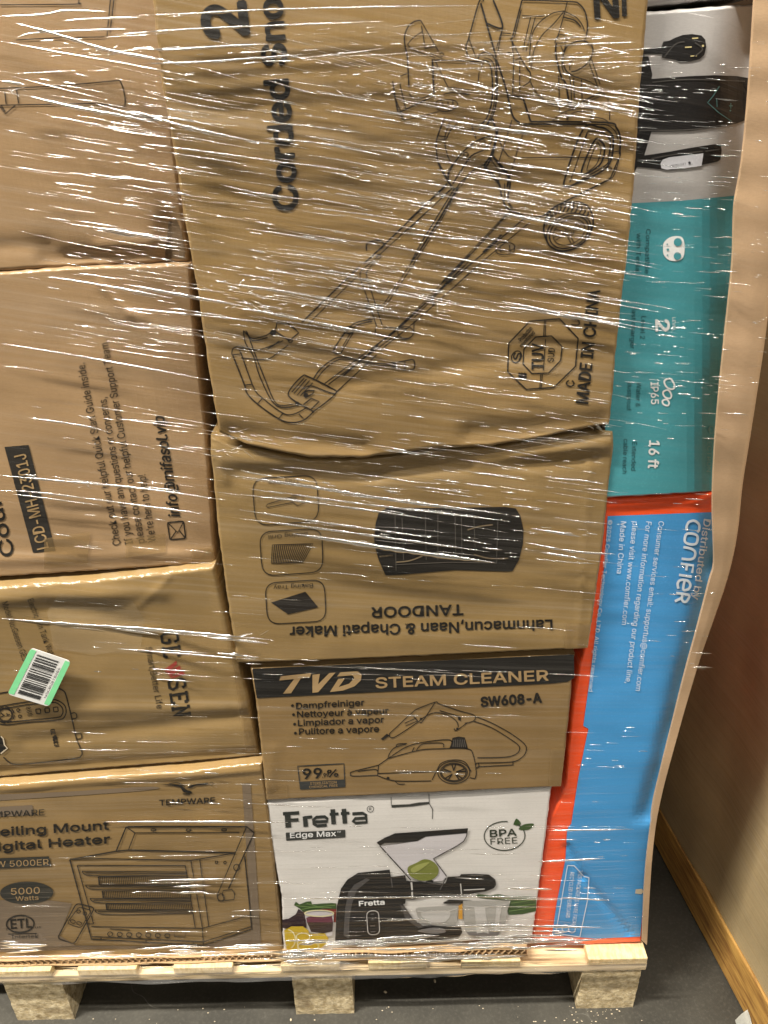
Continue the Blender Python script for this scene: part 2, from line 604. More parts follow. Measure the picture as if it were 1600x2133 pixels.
class Print:
    """ink on the face of a carton; everything is laid out on the measured face and follows its dents"""

    def __init__(self, box, tr=PXT, layer=0):
        self.b, self.t = box, tr
        self.v, self.f = [], []
        self.lift = 0.0006 + 0.00045 * layer

    def with_t(self, tr):
        self.t = tr
        return self

    def _add(self, pts, faces):
        n = len(self.v)
        self.v += [self.b.at(x, y, self.lift) for x, y in pts]
        self.f += [tuple(i + n for i in f) for f in faces]

    def line(self, pts, w=2.0, curve=True):
        w = w * 1.18 if w < 4 else w
        pts = self.t([tuple(p) for p in pts])
        if curve:
            pts = smooth(pts)
        q = []
        for a, b in zip(pts, pts[1:]):
            k = max(1, int(math.dist(a, b) / 14))
            q += [(a[0] + (b[0] - a[0]) * i / k, a[1] + (b[1] - a[1]) * i / k) for i in range(k)]
        q.append(pts[-1])
        closed = math.dist(q[0], q[-1]) < 0.01
        L, Rr = [], []
        for i, p in enumerate(q):
            a = q[i - 1] if i else (q[-2] if closed else q[0])
            c = q[i + 1] if i < len(q) - 1 else (q[1] if closed else q[-1])
            dx, dy = c[0] - a[0], c[1] - a[1]
            l = math.hypot(dx, dy) or 1
            nx, ny = -dy / l * w / 2, dx / l * w / 2
            L.append((p[0] + nx, p[1] + ny))
            Rr.append((p[0] - nx, p[1] - ny))
        n = len(q)
        self._add(L + Rr, [(i, i + n, i + n + 1, i + 1) for i in range(n - 1)])
        return self

    def lines(self, ls, w=2.0, curve=True):
        for l in ls:
            self.line(l, w, curve)
        return self

    def fill(self, pts, curve=False, cut=16):
        pts = self.t([tuple(p) for p in pts])
        if curve:
            pts = smooth(pts + [pts[0]])[:-1]
        bm = bmesh.new()
        vv = [bm.verts.new((x, y, 0)) for x, y in pts]
        ee = [bm.edges.new((vv[i - 1], vv[i])) for i in range(len(vv))]
        bmesh.ops.triangle_fill(bm, use_beauty=True, edges=ee)
        for ax in (0, 1):
            lo, hi = min(p[ax] for p in pts), max(p[ax] for p in pts)
            k = int((hi - lo) / cut)
            for i in range(1, k + 1):
                co, no = [0, 0, 0], [0, 0, 0]
                co[ax], no[ax] = lo + (hi - lo) * i / (k + 1), 1
                bmesh.ops.bisect_plane(bm, geom=bm.verts[:] + bm.edges[:] + bm.faces[:], plane_co=co, plane_no=no)
        bm.verts.index_update()
        self._add([(v.co.x, v.co.y) for v in bm.verts], [tuple(v.index for v in f.verts) for f in bm.faces])
        bm.free()
        return self

    def dot(self, x, y, r):
        return self.fill(ellipse(x, y, r, r, n=16)[:-1])

    def text(self, s, p0, p1, h, bold=0.0, shear=0.0):
        p0, p1 = self.t(p0), self.t(p1)
        h = h * self.t.s
        vs_, fs = glyphs(s, bold, shear)
        x0, x1 = min(v[0] for v in vs_), max(v[0] for v in vs_)
        dx, dy = p1[0] - p0[0], p1[1] - p0[1]
        L = math.hypot(dx, dy)
        ux, uy = dx / L, dy / L
        sx, sy = L / (x1 - x0), h / cap_height(bold)
        pts = [(p0[0] + ux * (v[0] - x0) * sx + uy * v[1] * sy, p0[1] + uy * (v[0] - x0) * sx - ux * v[1] * sy) for v in vs_]
        self._add(pts, fs)
        if bold > 0:                     # heavier weight: the outline is inked over as well
            cnt = {}
            for f in fs:
                for a, b in zip(f, f[1:] + f[:1]):
                    k = (min(a, b), max(a, b))
                    cnt[k] = cnt.get(k, 0) + 1
            w = bold * 1.25 * h
            self.lift += 0.00012
            q, ff = [], []
            for (a, b), c in cnt.items():
                if c != 1:
                    continue
                (ax, ay), (bx, by) = pts[a], pts[b]
                l = math.hypot(bx - ax, by - ay)
                if l < 1e-6:
                    continue
                ex, ey = (bx - ax) / l * w * .45, (by - ay) / l * w * .45
                nx, ny = -(by - ay) / l * w, (bx - ax) / l * w
                k = len(q)
                q += [(ax - ex + nx, ay - ey + ny), (ax - ex - nx, ay - ey - ny), (bx + ex - nx, by + ey - ny), (bx + ex + nx, by + ey + ny)]
                ff.append((k, k + 1, k + 2, k + 3))
            self._add(q, ff)
            self.lift -= 0.00012
        return self

    def done(self, name, mat, label=None, on=None):
        me = bpy.data.meshes.new(name)
        me.from_pydata([tuple(v) for v in self.v], [], self.f)
        bm = bmesh.new()
        bm.from_mesh(me)
        for f in bm.faces:
            if f.normal.y > 0:
                f.normal_flip()
        bm.to_mesh(me)
        bm.free()
        o = link(name, me, mat, on or self.b.o)
        if label:
            o['label'] = label
        return o


def solid(name, verts, faces, mat, parent=None, bevel=0.0):
    me = bpy.data.meshes.new(name)
    bm = bmesh.new()
    vv = [bm.verts.new(v) for v in verts]
    for f in faces:
        bm.faces.new([vv[i] for i in f])
    bmesh.ops.recalc_face_normals(bm, faces=bm.faces)
    if bevel:
        bmesh.ops.bevel(bm, geom=bm.edges[:], offset=bevel, segments=2, affect='EDGES', profile=0.5)
    bm.to_mesh(me)
    bm.free()
    return link(name, me, mat, parent)


def cuboid(name, a, b, mat, parent=None, bevel=0.0):
    x0, y0, z0 = a
    x1, y1, z1 = b
    v = [(x0, y0, z0), (x1, y0, z0), (x1, y1, z0), (x0, y1, z0), (x0, y0, z1), (x1, y0, z1), (x1, y1, z1), (x0, y1, z1)]
    f = [(0, 3, 2, 1), (4, 5, 6, 7), (0, 1, 5, 4), (1, 2, 6, 5), (2, 3, 7, 6), (3, 0, 4, 7)]
    return solid(name, v, f, mat, parent, bevel)


# ------------------------------------------------------------------ floor
fl = solid('floor', [(-14, -14, 0), (14, -14, 0), (14, 14, 0), (-14, 14, 0)], [(0, 1, 2, 3)], concrete())
tag(fl, 'dark grey concrete warehouse floor under the pallets', 'floor', kind='structure')

# ------------------------------------------------------------------ pallet
pal = bpy.data.objects.new('pallet', None)
COL.objects.link(pal)
tag(pal, 'pale pine pallet on particle board blocks under the stacked cartons', 'pallet')
M_chip = chipboard()


def block(x0, x1, y0, z1=0.118):
    """pressed particle-board foot with crumbled edges"""
    bm = bmesh.new()
    bmesh.ops.create_cube(bm, size=1)
    for v in bm.verts:
        v.co = Vector((x0 + (v.co.x + .5) * (x1 - x0), y0 + (v.co.y + .5) * 0.10, (v.co.z + .5) * z1))
    bmesh.ops.subdivide_edges(bm, edges=bm.edges[:], cuts=11, use_grid_fill=True)
    for v in bm.verts:
        p = v.co
        ed = sum((abs(p.x - x0) < .004 or abs(p.x - x1) < .004, abs(p.y - y0) < .004 or abs(p.y - y0 - .1) < .004, p.z < .004 or p.z > z1 - .002))
        a = noise.noise(p * 70) * (0.0035 if ed > 1 else 0.0009)
        c = Vector(((x0 + x1) / 2, y0 + .05, z1 / 2))
        q = (c - p).normalized() * abs(a)
        if p.z > .004 and p.z < z1 - .002:
            v.co += q
        else:
            v.co += Vector((q.x, q.y, 0))
    me = bpy.data.meshes.new('block')
    bm.to_mesh(me)
    bm.free()
    return link('block', me, M_chip, pal)


BX = [(-0.704, -0.597), (-0.184, -0.075), (0.339, 0.446)]
for by in (0.0, 0.42, 0.84):
    for a, b in BX:
        block(a, b, by)
for by in (-0.002, 0.42, 0.84):
    cuboid('stringer_board', (-0.71, by, 0.119), (0.452, by + 0.10, 0.1385), M_deck, pal, 0.0015)
for x0 in (-0.712, -0.56, -0.39, -0.2, -0.045, 0.12, 0.345):
    cuboid('deck_board', (x0, -0.004, 0.1400), (x0 + 0.105, 0.95, 0.1570), M_endgrain, pal, 0.0015)

# corrugated sheet laid on the deck, its fluted edge facing out
def flat_sheet():
    bm = bmesh.new()
    x0, x1, z0, z1, y0, y1 = -0.72, 0.238, 0.1595, 0.1710, 0.006, 0.93
    n = 90

    def strip(zf, th):
        top = []
        for i in range(n + 1):
            x = x0 + (x1 - x0) * i / n
            yy = y0 + 0.004 * noise.noise((x * 14, zf * 90, 1.0)) - (0.003 if zf < .165 else 0)
            zz = zf + 0.0012 * noise.noise((x * 5, 3.0, 0.0))
            top.append([bm.verts.new((x, yy, zz)), bm.verts.new((x, yy, zz + th)), bm.verts.new((x, y1, zz + th)), bm.verts.new((x, y1, zz))])
        for a, b in zip(top, top[1:]):
            for k in range(4):
                bm.faces.new((a[k], b[k], b[(k + 1) % 4], a[(k + 1) % 4]))
        bm.faces.new(top[0])
        bm.faces.new(top[-1][::-1])
    strip(z0, 0.0008)
    strip(z1, 0.0008)
    # the wave between the liners
    m_ = 1150
    pr = None
    for i in range(m_ + 1):
        x = x0 + (x1 - x0) * i / m_
        zc = (z0 + z1) / 2 + 0.0012 * noise.noise((x * 5, 3.0, 0.0)) + 0.0005
        zz = zc + 0.0050 * math.sin(x * 2 * math.pi / 0.0115)
        q = (bm.verts.new((x, y0 - .001, zz)), bm.verts.new((x, y1, zz)))
        if pr:
            bm.faces.new((pr[0], q[0], q[1], pr[1]))
        pr = q
    me = bpy.data.meshes.new('corrugated_sheet')
    bmesh.ops.recalc_face_normals(bm, faces=bm.faces)
    bm.to_mesh(me)
    bm.free()
    o = link('corrugated_sheet', me, board('sheet_board', (0.44, 0.29, 0.15), film=0.3, seed=21))
    tag(o, 'flat corrugated cardboard sheet with a fluted edge lying on the pallet deck', 'cardboard sheet')


flat_sheet()

# ------------------------------------------------------------------ cartons of the load
A = T(800, 0, .325)
B = T(850, 200, .325)
C_ = T(460, 340, .325)
D = T(460, 560, .325)
OCT = T(980, 580, .2)

# --- tall snow blower carton
big = Box('tall_carton', 0.0,
          [(296, -130), (1362, -130)],
          [(1362, -130), (1354, 0), (1341, 130), (1331, 260), (1322, 400), (1310, 520), (1298, 620), (1285, 740), (1275, 860), (1271, 886)],
          [(456, 903), (520, 930), (640, 955), (760, 955), (900, 936), (1020, 930), (1120, 914), (1200, 896), (1271, 884)],
          [(296, -130), (316, 0), (335, 170), (360, 310), (385, 470), (412, 620), (432, 760), (452, 885), (456, 903)],
          M_kraft, depth=0.40, dent=0.0015, seed=2.0,
          creases=[((700, 805), (1110, 738), 0.0028, 0.008), ((340, 250), (700, 330), -0.0016, 0.022), ((340, 215), (520, 232), 0.0018, 0.008),
                   ((480, 905), (760, 935), 0.006, 0.012), ((980, 905), (1250, 880), 0.006, 0.012), ((700, 560), (1200, 600), -0.001, 0.03)])
tag(big.o, 'tall kraft carton printed with a line drawing of an electric snow blower', 'carton')
p = Print(big)
p.text('Corded Sno', (621, 435), (586, -4), 49, 0.045).text('2', (516, 68), (508, 5), 88, 0.05)
p.text('N', (1241, 38), (1288, 35), 62, 0.035).line([(1301, 34), (1299, -30)], 10, False)
p.text('MADE IN CHINA', (1225, 841), (1250, 605), 25, 0.028)
p.text('US', (1207, 679), (1210, 651), 17, 0.02).text('C', (1196, 806), (1197, 793), 17, 0.02)
p.done('printed_lettering', K_BLACK)
p = Print(big, OCT)
oc = [(400, 675), (620, 445), (930, 420), (1122, 625), (1095, 915), (870, 1135), (580, 1155), (388, 970), (400, 675)]
ic = [(558, 735), (680, 610), (845, 598), (955, 710), (940, 855), (815, 985), (640, 990), (548, 890), (558, 735)]
p.line(oc, 2.4, False).line(ic, 2.2, False)
p.lines([[(770, 435), (763, 605)], [(785, 435), (778, 600)], [(735, 995), (722, 1145)], [(750, 995), (737, 1140)], [(783, 635), (760, 960)]], 1.5, False)
p.text('TUV', (757, 948), (762, 680), 118, 0.03).text('SUD', (868, 872), (880, 728), 66, 0.012).text('S', (525, 850), (530, 780), 80, 0.03)
p.line(ellipse(480, 815, 62, 48, -60), 2).text('Production', (530, 660), (650, 525), 45, 0.03).text('monitored', (535, 720), (675, 570), 38, 0.03)
for k in range(9):
    p.line([(500 + (k % 3) * 28, 985 + (k // 3) * 26), (530 + (k % 3) * 28, 1005 + (k // 3) * 20)], 3.5, False)
p.done('safety_mark', K_BLACK)

thin, mid, fat = Print(big), Print(big), Print(big)
thin.with_t(A).lines([
    [(235, 130), (350, 330)], [(240, 165), (265, 315)], [(265, 310), (325, 300)], [(250, 200), (190, 240), (150, 285)], [(150, 285), (200, 325), (330, 370)],
    [(160, 600), (190, 625), (250, 628), (310, 600)], [(320, 375), (420, 580)], [(290, 340), (375, 375)], [(420, 575), (540, 600)], [(420, 560), (530, 575), (680, 600)],
    [(100, 490), (150, 470)], [(100, 530), (140, 700)], [(60, 600), (130, 770)], [(110, 760), (160, 765), (350, 715)], [(340, 650), (345, 700), (400, 715), (460, 690), (470, 660), (430, 640), (340, 650)],
    [(375, 655), (378, 708)], [(410, 650), (412, 712)], [(440, 645), (445, 700)], [(380, 605), (440, 595), (550, 607)], [(545, 250), (590, 370)],
    [(760, 180), (720, 310)], [(610, 460), (600, 560)], [(640, 400), (615, 450)], [(880, 60), (835, 240)], [(1150, 70), (1230, 110), (1270, 160), (1285, 200)],
    [(1155, 70), (1080, 85), (1000, 140), (950, 220), (935, 330), (935, 430)], [(1155, 70), (1090, 150), (1010, 230), (960, 330), (945, 440)], [(1175, 10), (1150, 110), (1110, 250)],
    [(885, 100), (1000, 105), (1030, 100)], [(970, 110), (910, 330)], [(940, 110), (890, 320)], [(820, 270), (830, 390), (825, 600)], [(870, 390), (870, 590)], [(830, 390), (880, 370)],
    [(790, 335), (835, 345)], [(940, 470), (935, 520), (880, 560)], [(750, 210), (815, 215)], [(760, 180), (730, 330)], [(1100, 260), (1120, 225), (1160, 230), (1170, 270), (1100, 275), (1100, 260)],
    [(1165, 280), (1150, 350), (1140, 420), (1160, 480)], [(1130, 290), (1150, 330)], [(1120, 480), (1125, 720)], [(1220, 370), (1195, 400), (1190, 450)], [(1310, 390), (1370, 560)], [(1330, 380), (1385, 540)],
    [(1250, 500), (1330, 530), (1400, 590), (1440, 650), (1447, 770)], [(935, 520), (990, 610), (1090, 670), (1200, 690)], [(1205, 690), (1225, 690), (1410, 605)], [(1190, 480), (1200, 600), (1200, 690)],
    [(1215, 500), (1220, 640)], [(1265, 510), (1270, 640)], [(1080, 775), (1150, 720), (1240, 700), (1330, 705), (1320, 775)], [(1170, 770), (1220, 720), (1325, 715)], [(1320, 750), (1400, 760), (1440, 785)], [(1165, 715), (1175, 770)],
    [(1300, 800), (1420, 800), (1480, 840), (1500, 900)], [(820, 770), (770, 930), (735, 1040)], [(910, 800), (860, 950), (800, 1150)], [(700, 760), (740, 900), (780, 980), (850, 1010), (1200, 1008), (1500, 1020)],
    [(1310, 835), (1190, 1170)], [(1450, 980), (1510, 970), (1510, 1010), (1470, 1130), (1435, 1140)], [(690, 870), (690, 910)], [(700, 1010), (800, 1130)], [(750, 1090), (730, 1160)], [(690, 990), (640, 1070)],
    [(430, 760), (390, 880), (405, 990), (440, 1060)], [(490, 775), (430, 830), (400, 890)], [(560, 800), (590, 890)], [(340, 900), (400, 890)], [(350, 870), (410, 880)], [(640, 370), (690, 390), (715, 470), (712, 620), (690, 730), (640, 830)],
    [(1300, 850), (1210, 1120)], [(1360, 925), (1300, 1090), (1360, 1055), (1390, 970), (1380, 930), (1360, 925)]], 1.7)
for cx, cy, r in ((630, 910, 18), (525, 990, 15), (1450, 880, 12), (1455, 985, 10), (1445, 1080, 12), (370, 350, 12)):
    thin.line(ellipse(cx, cy, r, r * .9, n=14), 1.7)
mid.with_t(A).lines([
    [(150, 365), (130, 250), (150, 180), (190, 140), (235, 130)], [(150, 360), (160, 560)], [(55, 520), (90, 720), (110, 715), (330, 610)], [(110, 720), (110, 760)], [(330, 385), (630, 395)],
    [(540, 370), (525, 300), (545, 240), (610, 10), (640, 5)], [(600, 380), (620, 345), (660, 335), (700, 360), (720, 420), (725, 600), (705, 720), (660, 800), (610, 830)],
    [(630, 385), (670, 400), (690, 460), (695, 620), (670, 730), (630, 790), (560, 800)], [(885, 0), (820, 250)], [(885, 0), (1190, 10), (1250, 25), (1290, 80), (1305, 180), (1285, 260)], [(1150, 110), (1220, 130), (1260, 170)],
    [(810, 245), (880, 380), (940, 470)], [(1170, 300), (1220, 270), (1290, 265), (1335, 300), (1335, 350), (1300, 410), (1240, 450), (1200, 460)], [(1170, 300), (1145, 370), (1160, 440), (1200, 480), (1250, 500)],
    [(1200, 690), (1390, 590)], [(1310, 840), (1400, 850), (1450, 900), (1440, 1000), (1420, 1060), (1230, 1170)], [(690, 870), (600, 900), (500, 980), (420, 1100), (415, 1170)], [(690, 910), (640, 960), (560, 1000), (490, 1100), (440, 1180)],
    [(640, 1070), (730, 1175), (740, 1200)], [(390, 750), (345, 870), (335, 930), (350, 1050), (420, 1180)]], 2.4)
fat.with_t(A).lines([
    [(310, 380), (320, 600)], [(620, 20), (720, 370)], [(700, 0), (760, 175), (660, 150)], [(1105, 280), (1100, 330), (1115, 420), (1140, 500), (1165, 540), (1190, 690)],
    [(720, 380), (780, 560), (820, 730), (860, 780), (920, 795), (1300, 795)], [(940, 780), (1420, 785), (1490, 820), (1515, 890), (1510, 990)],
    [(1275, 830), (1155, 1160), (1180, 1190), (1210, 1185), (1430, 1070), (1470, 900), (1440, 840), (1380, 815), (1275, 830)], [(1350, 900), (1265, 1110), (1380, 1060), (1415, 960), (1395, 910), (1350, 900)],
    [(690, 760), (720, 850), (690, 980), (640, 1060)], [(730, 830), (700, 980), (650, 1080)]], 3.2)
fat.lines([[(790, 610), (890, 625), (940, 780)], [(690, 990), (800, 1140), (790, 1200)]], 3.4, False)
fat.with_t(B).line([(490, 445), (580, 550), (600, 640), (640, 720), (760, 770), (860, 770), (960, 700), (1280, 540)], 2.8)
fat.lines([[(540, 380), (650, 520), (640, 660), (670, 720)], [(600, 890), (480, 1000)], [(250, 570), (0, 800)]], 3)
fat.line([(890, 770), (940, 710), (1010, 685), (1090, 680), (1150, 705), (1180, 760), (1185, 830), (1150, 910), (1080, 970), (990, 995), (920, 970), (885, 920), (870, 850), (890, 770)], 3)
mid.with_t(B).lines([ellipse(1030, 872, 150, 112, -28), ellipse(1032, 872, 132, 96, -28)], 2.4)
mid.lines([[(660, 735), (240, 1190)], [(750, 780), (480, 1010), (260, 1200)], [(300, 590), (110, 900), (20, 1060)], [(1280, 540), (1300, 520), (1350, 400)]], 2.2)
thin.with_t(B).lines([ellipse(1032, 872, 108, 76, -28), ellipse(1035, 872, 28, 24, 0, 18), ellipse(1035, 872, 14, 12, 0, 12), [(1015, 855), (950, 815)], [(1005, 870), (935, 850)], [(1055, 860), (1095, 800)], [(1070, 868), (1115, 815)],
                          [(1040, 898), (1065, 940)], [(1020, 898), (1045, 945)], [(1010, 880), (935, 905)], [(1000, 890), (945, 925)], [(520, 390), (590, 490)], [(580, 550), (600, 480), (655, 530)], [(620, 560), (620, 680)],
                          [(640, 745), (220, 1190)], [(780, 810), (490, 1050), (320, 1200)], [(590, 890), (560, 940)], [(270, 600), (0, 860)], [(320, 590), (150, 880), (30, 1060)], [(350, 540), (300, 600)], [(270, 560), (280, 595), (330, 595)],
                          [(430, 470), (350, 540)], [(490, 440), (400, 490), (340, 580)], [(190, 620), (240, 640)], ellipse(625, 965, 60, 28), [(565, 980), (570, 1005), (620, 1018), (675, 1000), (685, 960)], [(590, 960), (595, 1005)], [(650, 955), (655, 1005)]], 1.6)
for k in range(13):
    a = math.radians(195 + k * 10)
    x0, y0 = 1030 + 152 * math.cos(a), 862 + 118 * math.sin(a)
    x1, y1 = 1030 + 160 * math.cos(a + .12), 838 + 156 * math.sin(a + .12)
    mid.line([(x0, y0), ((x0 + x1) / 2 + 8, (y0 + y1) / 2), (x1, y1)], 2.6, False)
fat.with_t(C_).lines([[(1450, 130), (1380, 200), (1050, 520), (920, 640)], [(890, 660), (520, 1020)], [(1560, 660), (1170, 1030), (1050, 1130)]], 2.8)
thin.with_t(C_).lines([[(1400, 0), (1470, 130), (1500, 165)], [(1490, 0), (1455, 60), (1465, 130)], [(1600, 70), (1530, 130), (1500, 200)], [(1480, 165), (1420, 220), (1090, 520), (960, 640)], [(1500, 180), (1330, 470), (1040, 910)],
                           [(1530, 150), (1350, 470), (1060, 910)], [(1380, 190), (1420, 215)], [(960, 520), (990, 510), (1020, 530)], ellipse(1012, 598, 14, 14, n=12), [(880, 720), (560, 1030)], [(960, 640), (900, 690), (895, 740), (920, 810), (1000, 1050)],
                           [(980, 640), (940, 690), (940, 740), (1035, 1040)], [(810, 740), (840, 765)], [(895, 740), (935, 745)], [(1600, 580), (1200, 990), (960, 1200)], [(1600, 620), (1240, 990)], [(1600, 700), (1240, 1020), (1020, 1200)],
                           [(1040, 1050), (1200, 1060)], ellipse(1185, 1085, 50, 38), [(990, 1060), (1000, 1100), (1060, 1100)], [(1240, 1010), (1230, 1100), (1180, 1130), (1110, 1110)], [(975, 1000), (870, 1020), (820, 1060), (720, 1190)],
                           [(970, 1015), (880, 1035), (840, 1075), (770, 1195)]], 1.7)
mid.with_t(C_).lines([[(935, 560), (935, 520), (970, 500), (1010, 495), (1045, 515), (1030, 550)], ellipse(825, 1070, 28, 22)], 2.6)
for cx, cy, r in ((940, 918, 14), (1015, 925, 18), (1360, 895, 13)):
    mid.dot(cx, cy, r)
thin.with_t(D).lines([[(145, 395), (160, 480), (210, 560), (250, 690), (330, 850), (400, 890), (480, 880)], [(160, 395), (180, 440), (225, 560), (280, 700), (345, 850), (400, 875), (470, 865)], [(145, 395), (200, 445), (280, 430), (310, 415)],
                          [(165, 400), (205, 460), (300, 440)], [(70, 550), (80, 510), (130, 498), (230, 520), (330, 490), (400, 460)], [(130, 540), (210, 760), (270, 830), (400, 925), (470, 930), (550, 890)], [(130, 570), (240, 580), (310, 575), (370, 535), (430, 490)],
                          [(75, 550), (130, 545)], [(150, 745), (205, 740)], [(235, 865), (270, 825)], [(370, 960), (400, 925)], [(500, 930), (530, 960)], [(375, 460), (340, 490), (300, 510)], [(455, 790), (535, 700)], [(470, 800), (550, 705)],
                          [(490, 810), (570, 715)], [(510, 815), (590, 730)], [(530, 770), (580, 750), (690, 790), (735, 800)], [(610, 715), (660, 650), (730, 595), (790, 578), (880, 592), (980, 618), (1090, 622)],
                          [(1180, 590), (1180, 650)], [(720, 530), (790, 410), (820, 400)], [(770, 540), (830, 440), (850, 410)], [(720, 530), (740, 545), (770, 540)], [(960, 320), (870, 345), (820, 375)], [(970, 335), (880, 360), (850, 380)],
                          [(1100, 440), (690, 740)], [(1060, 440), (660, 740)], [(1000, 550), (740, 790)], [(130, 540), (120, 515), (150, 505)], ellipse(445, 460, 14, 12, n=12)], 1.8)
mid.with_t(D).lines([[(75, 550), (150, 740), (170, 800), (240, 870), (370, 960), (450, 985), (530, 970), (590, 920)], [(440, 780), (520, 690), (560, 690), (700, 760), (735, 800), (600, 910), (580, 905), (450, 830), (440, 780)],
                         [(590, 710), (640, 640), (720, 580), (780, 565), (880, 580), (980, 605), (1090, 610)], [(1090, 605), (1130, 600), (1180, 590), (1235, 585), (1238, 640), (1180, 650), (1130, 635), (1090, 625), (1090, 605)]], 2.2)
mid.lines([[(310, 415), (350, 400), (440, 460), (500, 410), (480, 390), (430, 350), (360, 345), (350, 400)], [(580, 900), (630, 850), (580, 830), (530, 870)], [(520, 800), (560, 780), (600, 780), (590, 800), (540, 825)]], 2.4, False)
fat.with_t(D).line([(1010, 490), (780, 690)], 2.8)
for cx, cy, r in ((335, 410, 20), (490, 865, 15), (1110, 617, 15), (545, 810, 16)):
    mid.dot(cx, cy, r)
for q in (mid, fat):
    n = len(thin.v)
    thin.v += q.v
    thin.f += [tuple(i + n for i in f) for f in q.f]
thin.done('printed_drawing', K_LINE)

# --- flat bread maker carton (upside down)
tan = Box('wide_carton', 0.010,
          [(437, 908), (480, 926), (640, 957), (760, 957), (900, 938), (1020, 932), (1120, 917), (1200, 903), (1278, 900)],
          [(1278, 900), (1280, 935), (1270, 1010), (1258, 1130), (1248, 1200), (1236, 1290), (1226, 1352)],
          [(492, 1383), (640, 1379), (900, 1368), (1226, 1353)],
          [(437, 908), (437, 950), (445, 1010), (455, 1120), (470, 1230), (485, 1330), (492, 1383)],
          M_kraft2, depth=0.38, dent=0.0018, seed=5.0, edge=0.004,
          creases=[((500, 983), (780, 990), 0.004, 0.013), ((470, 955), (760, 972), -0.004, 0.012), ((1000, 965), (1260, 925), -0.006, 0.012), ((760, 985), (1230, 952), 0.005, 0.010), ((450, 930), (470, 1000), -0.004, 0.006),
                   ((1228, 960), (1205, 1350), -0.0025, 0.004), ((700, 1340), (1200, 1320), -0.002, 0.02)])
tag(tan.o, 'kraft carton lying upside down, printed with three accessory icons and a dark oven', 'carton')
I4, I5 = T(500, 960, .25), T(740, 1020, .325)
p = Print(tan, I5)
p.text('TANDOOR', (690, 737), (105, 756), 64, 0.035)
p.with_t(PXT).text('Lahnmacun,Naan & Chapati Maker', (1150, 1291), (604, 1306), 21, 0.032)
p.done('printed_lettering', K_BLACK)
p = Print(tan, I4)
for q in ([(100, 148), (640, 118), (660, 500), (130, 542)], [(160, 592), (682, 562), (693, 925), (188, 960)], [(207, 1018), (702, 988), (720, 1335), (232, 1362)]):
    rq = roundquad(q, 0.3)
    p.line(rq + [rq[0]], 1.7, False)
p.text('Tray Clip', (497, 150), (237, 164), 34).text('Baking Grill', (563, 593), (231, 620), 34).text('Baking Tray', (608, 1021), (278, 1040), 35)
p.line([(270, 700), (608, 690), (525, 845), (262, 855), (270, 700)], 1.5, False)
for k in range(1, 19):
    t = k / 19
    p.line([(270 + 338 * t, 700 - 10 * t), (262 + 263 * t, 855 - 10 * t)], 1.5, False)
p.lines([[(430, 300), (230, 360), (218, 378), (230, 388), (440, 345)], [(430, 290), (490, 290), (525, 285), (525, 355), (480, 375), (440, 345)], [(450, 300), (455, 330)], [(465, 300), (470, 330)], [(430, 300), (440, 345)]], 1.4, False)
p.fill([(260, 1180), (545, 1090), (652, 1220), (400, 1278)])
p.done('accessory_icons', K_LINE)
p = Print(tan, I5)
p.fill([(120, 310), (130, 220), (150, 150), (200, 118), (230, 112), (480, 118), (960, 110), (1030, 120), (1060, 170), (1080, 260), (1075, 350), (1050, 450), (1010, 520), (980, 525), (640, 515), (300, 545), (195, 550), (150, 450), (125, 360)])
oven = p.done('oven_picture', ink(0.012, 0.010, 0.008))
p = Print(tan, I5, 1)
p.lines([[(260, 465), (350, 455), (430, 425)], [(760, 415), (860, 440), (980, 440)], [(720, 258), (800, 235), (880, 225)]], 2.2)
p.text('TANDOOR', (240, 415), (155, 424), 10, 0.01)
p.done('oven_highlights', ink(0.20, 0.15, 0.09), on=oven)
p = Print(tan, I5, 1)
p.lines([[(255, 150), (262, 520)], [(915, 190), (905, 470)], [(262, 480), (600, 465), (905, 470)], [(310, 450), (300, 180)], [(450, 160), (455, 450)], [(530, 160), (530, 450)], [(640, 160), (645, 450)], [(680, 160), (685, 450)], [(760, 180), (770, 400)]], 1.5, False)
p.done('oven_grid', ink(0.075, 0.065, 0.055), on=oven)

# --- steam cleaner carton
tvd = Box('steam_cleaner_carton', 0.012,
          [(521, 1394), (860, 1379), (1198, 1364)], [(1198, 1364), (1188, 1480), (1177, 1580), (1170, 1640)],
          [(554, 1669), (860, 1655), (1170, 1641)], [(521, 1394), (532, 1460), (543, 1560), (554, 1669)],
          M_kraft3, depth=0.36, dent=0.0018, seed=8.0, creases=[((560, 1640), (570, 1560), -0.002, 0.01)])
tag(tvd.o, 'kraft carton with a black banner and a line drawing of a steam cleaner', 'carton')
S2 = T(500, 1200, .4375)
p = Print(tvd, S2)
p.fill([(58, 441), (1590, 373), (1592, 485), (1560, 503), (1480, 512), (80, 581)])
bann = p.done('banner', ink(0.009, 0.008, 0.007))
p = Print(tvd, S2, 1)
p.text('STEAM CLEANER', (648, 533), (1468, 496), 48, 0.03)
p.fill([(195, 477), (340, 462), (332, 483), (290, 487), (243, 558), (205, 560), (258, 490), (187, 497)])
p.fill([(345, 470), (380, 466), (372, 515), (425, 462), (455, 459), (372, 553), (345, 556)])
p.fill([(478, 458), (560, 453), (580, 470), (575, 497), (545, 525), (490, 545), (428, 552), (468, 490), (500, 487), (470, 528), (520, 512), (545, 485), (535, 472), (462, 478)])
p.done('banner_lettering', K_KRAFT, on=bann)
p = Print(tvd, S2)
p.text('SW608-A', (1150, 622), (1436, 601), 44, 0.055)
for s, a, b in (('Dampfreiniger', (268, 633), (592, 616)), ('Nettoyeur à vapeur', (273, 673), (707, 655)), ('Limpiador a vapor', (277, 714), (686, 697)), ('Pulitore a vapore', (282, 755), (662, 741))):
    p.text(s, a, b, 29, 0.028)
for c in ((250, 617), (255, 660), (260, 705), (264, 748)):
    p.dot(*c, 7)
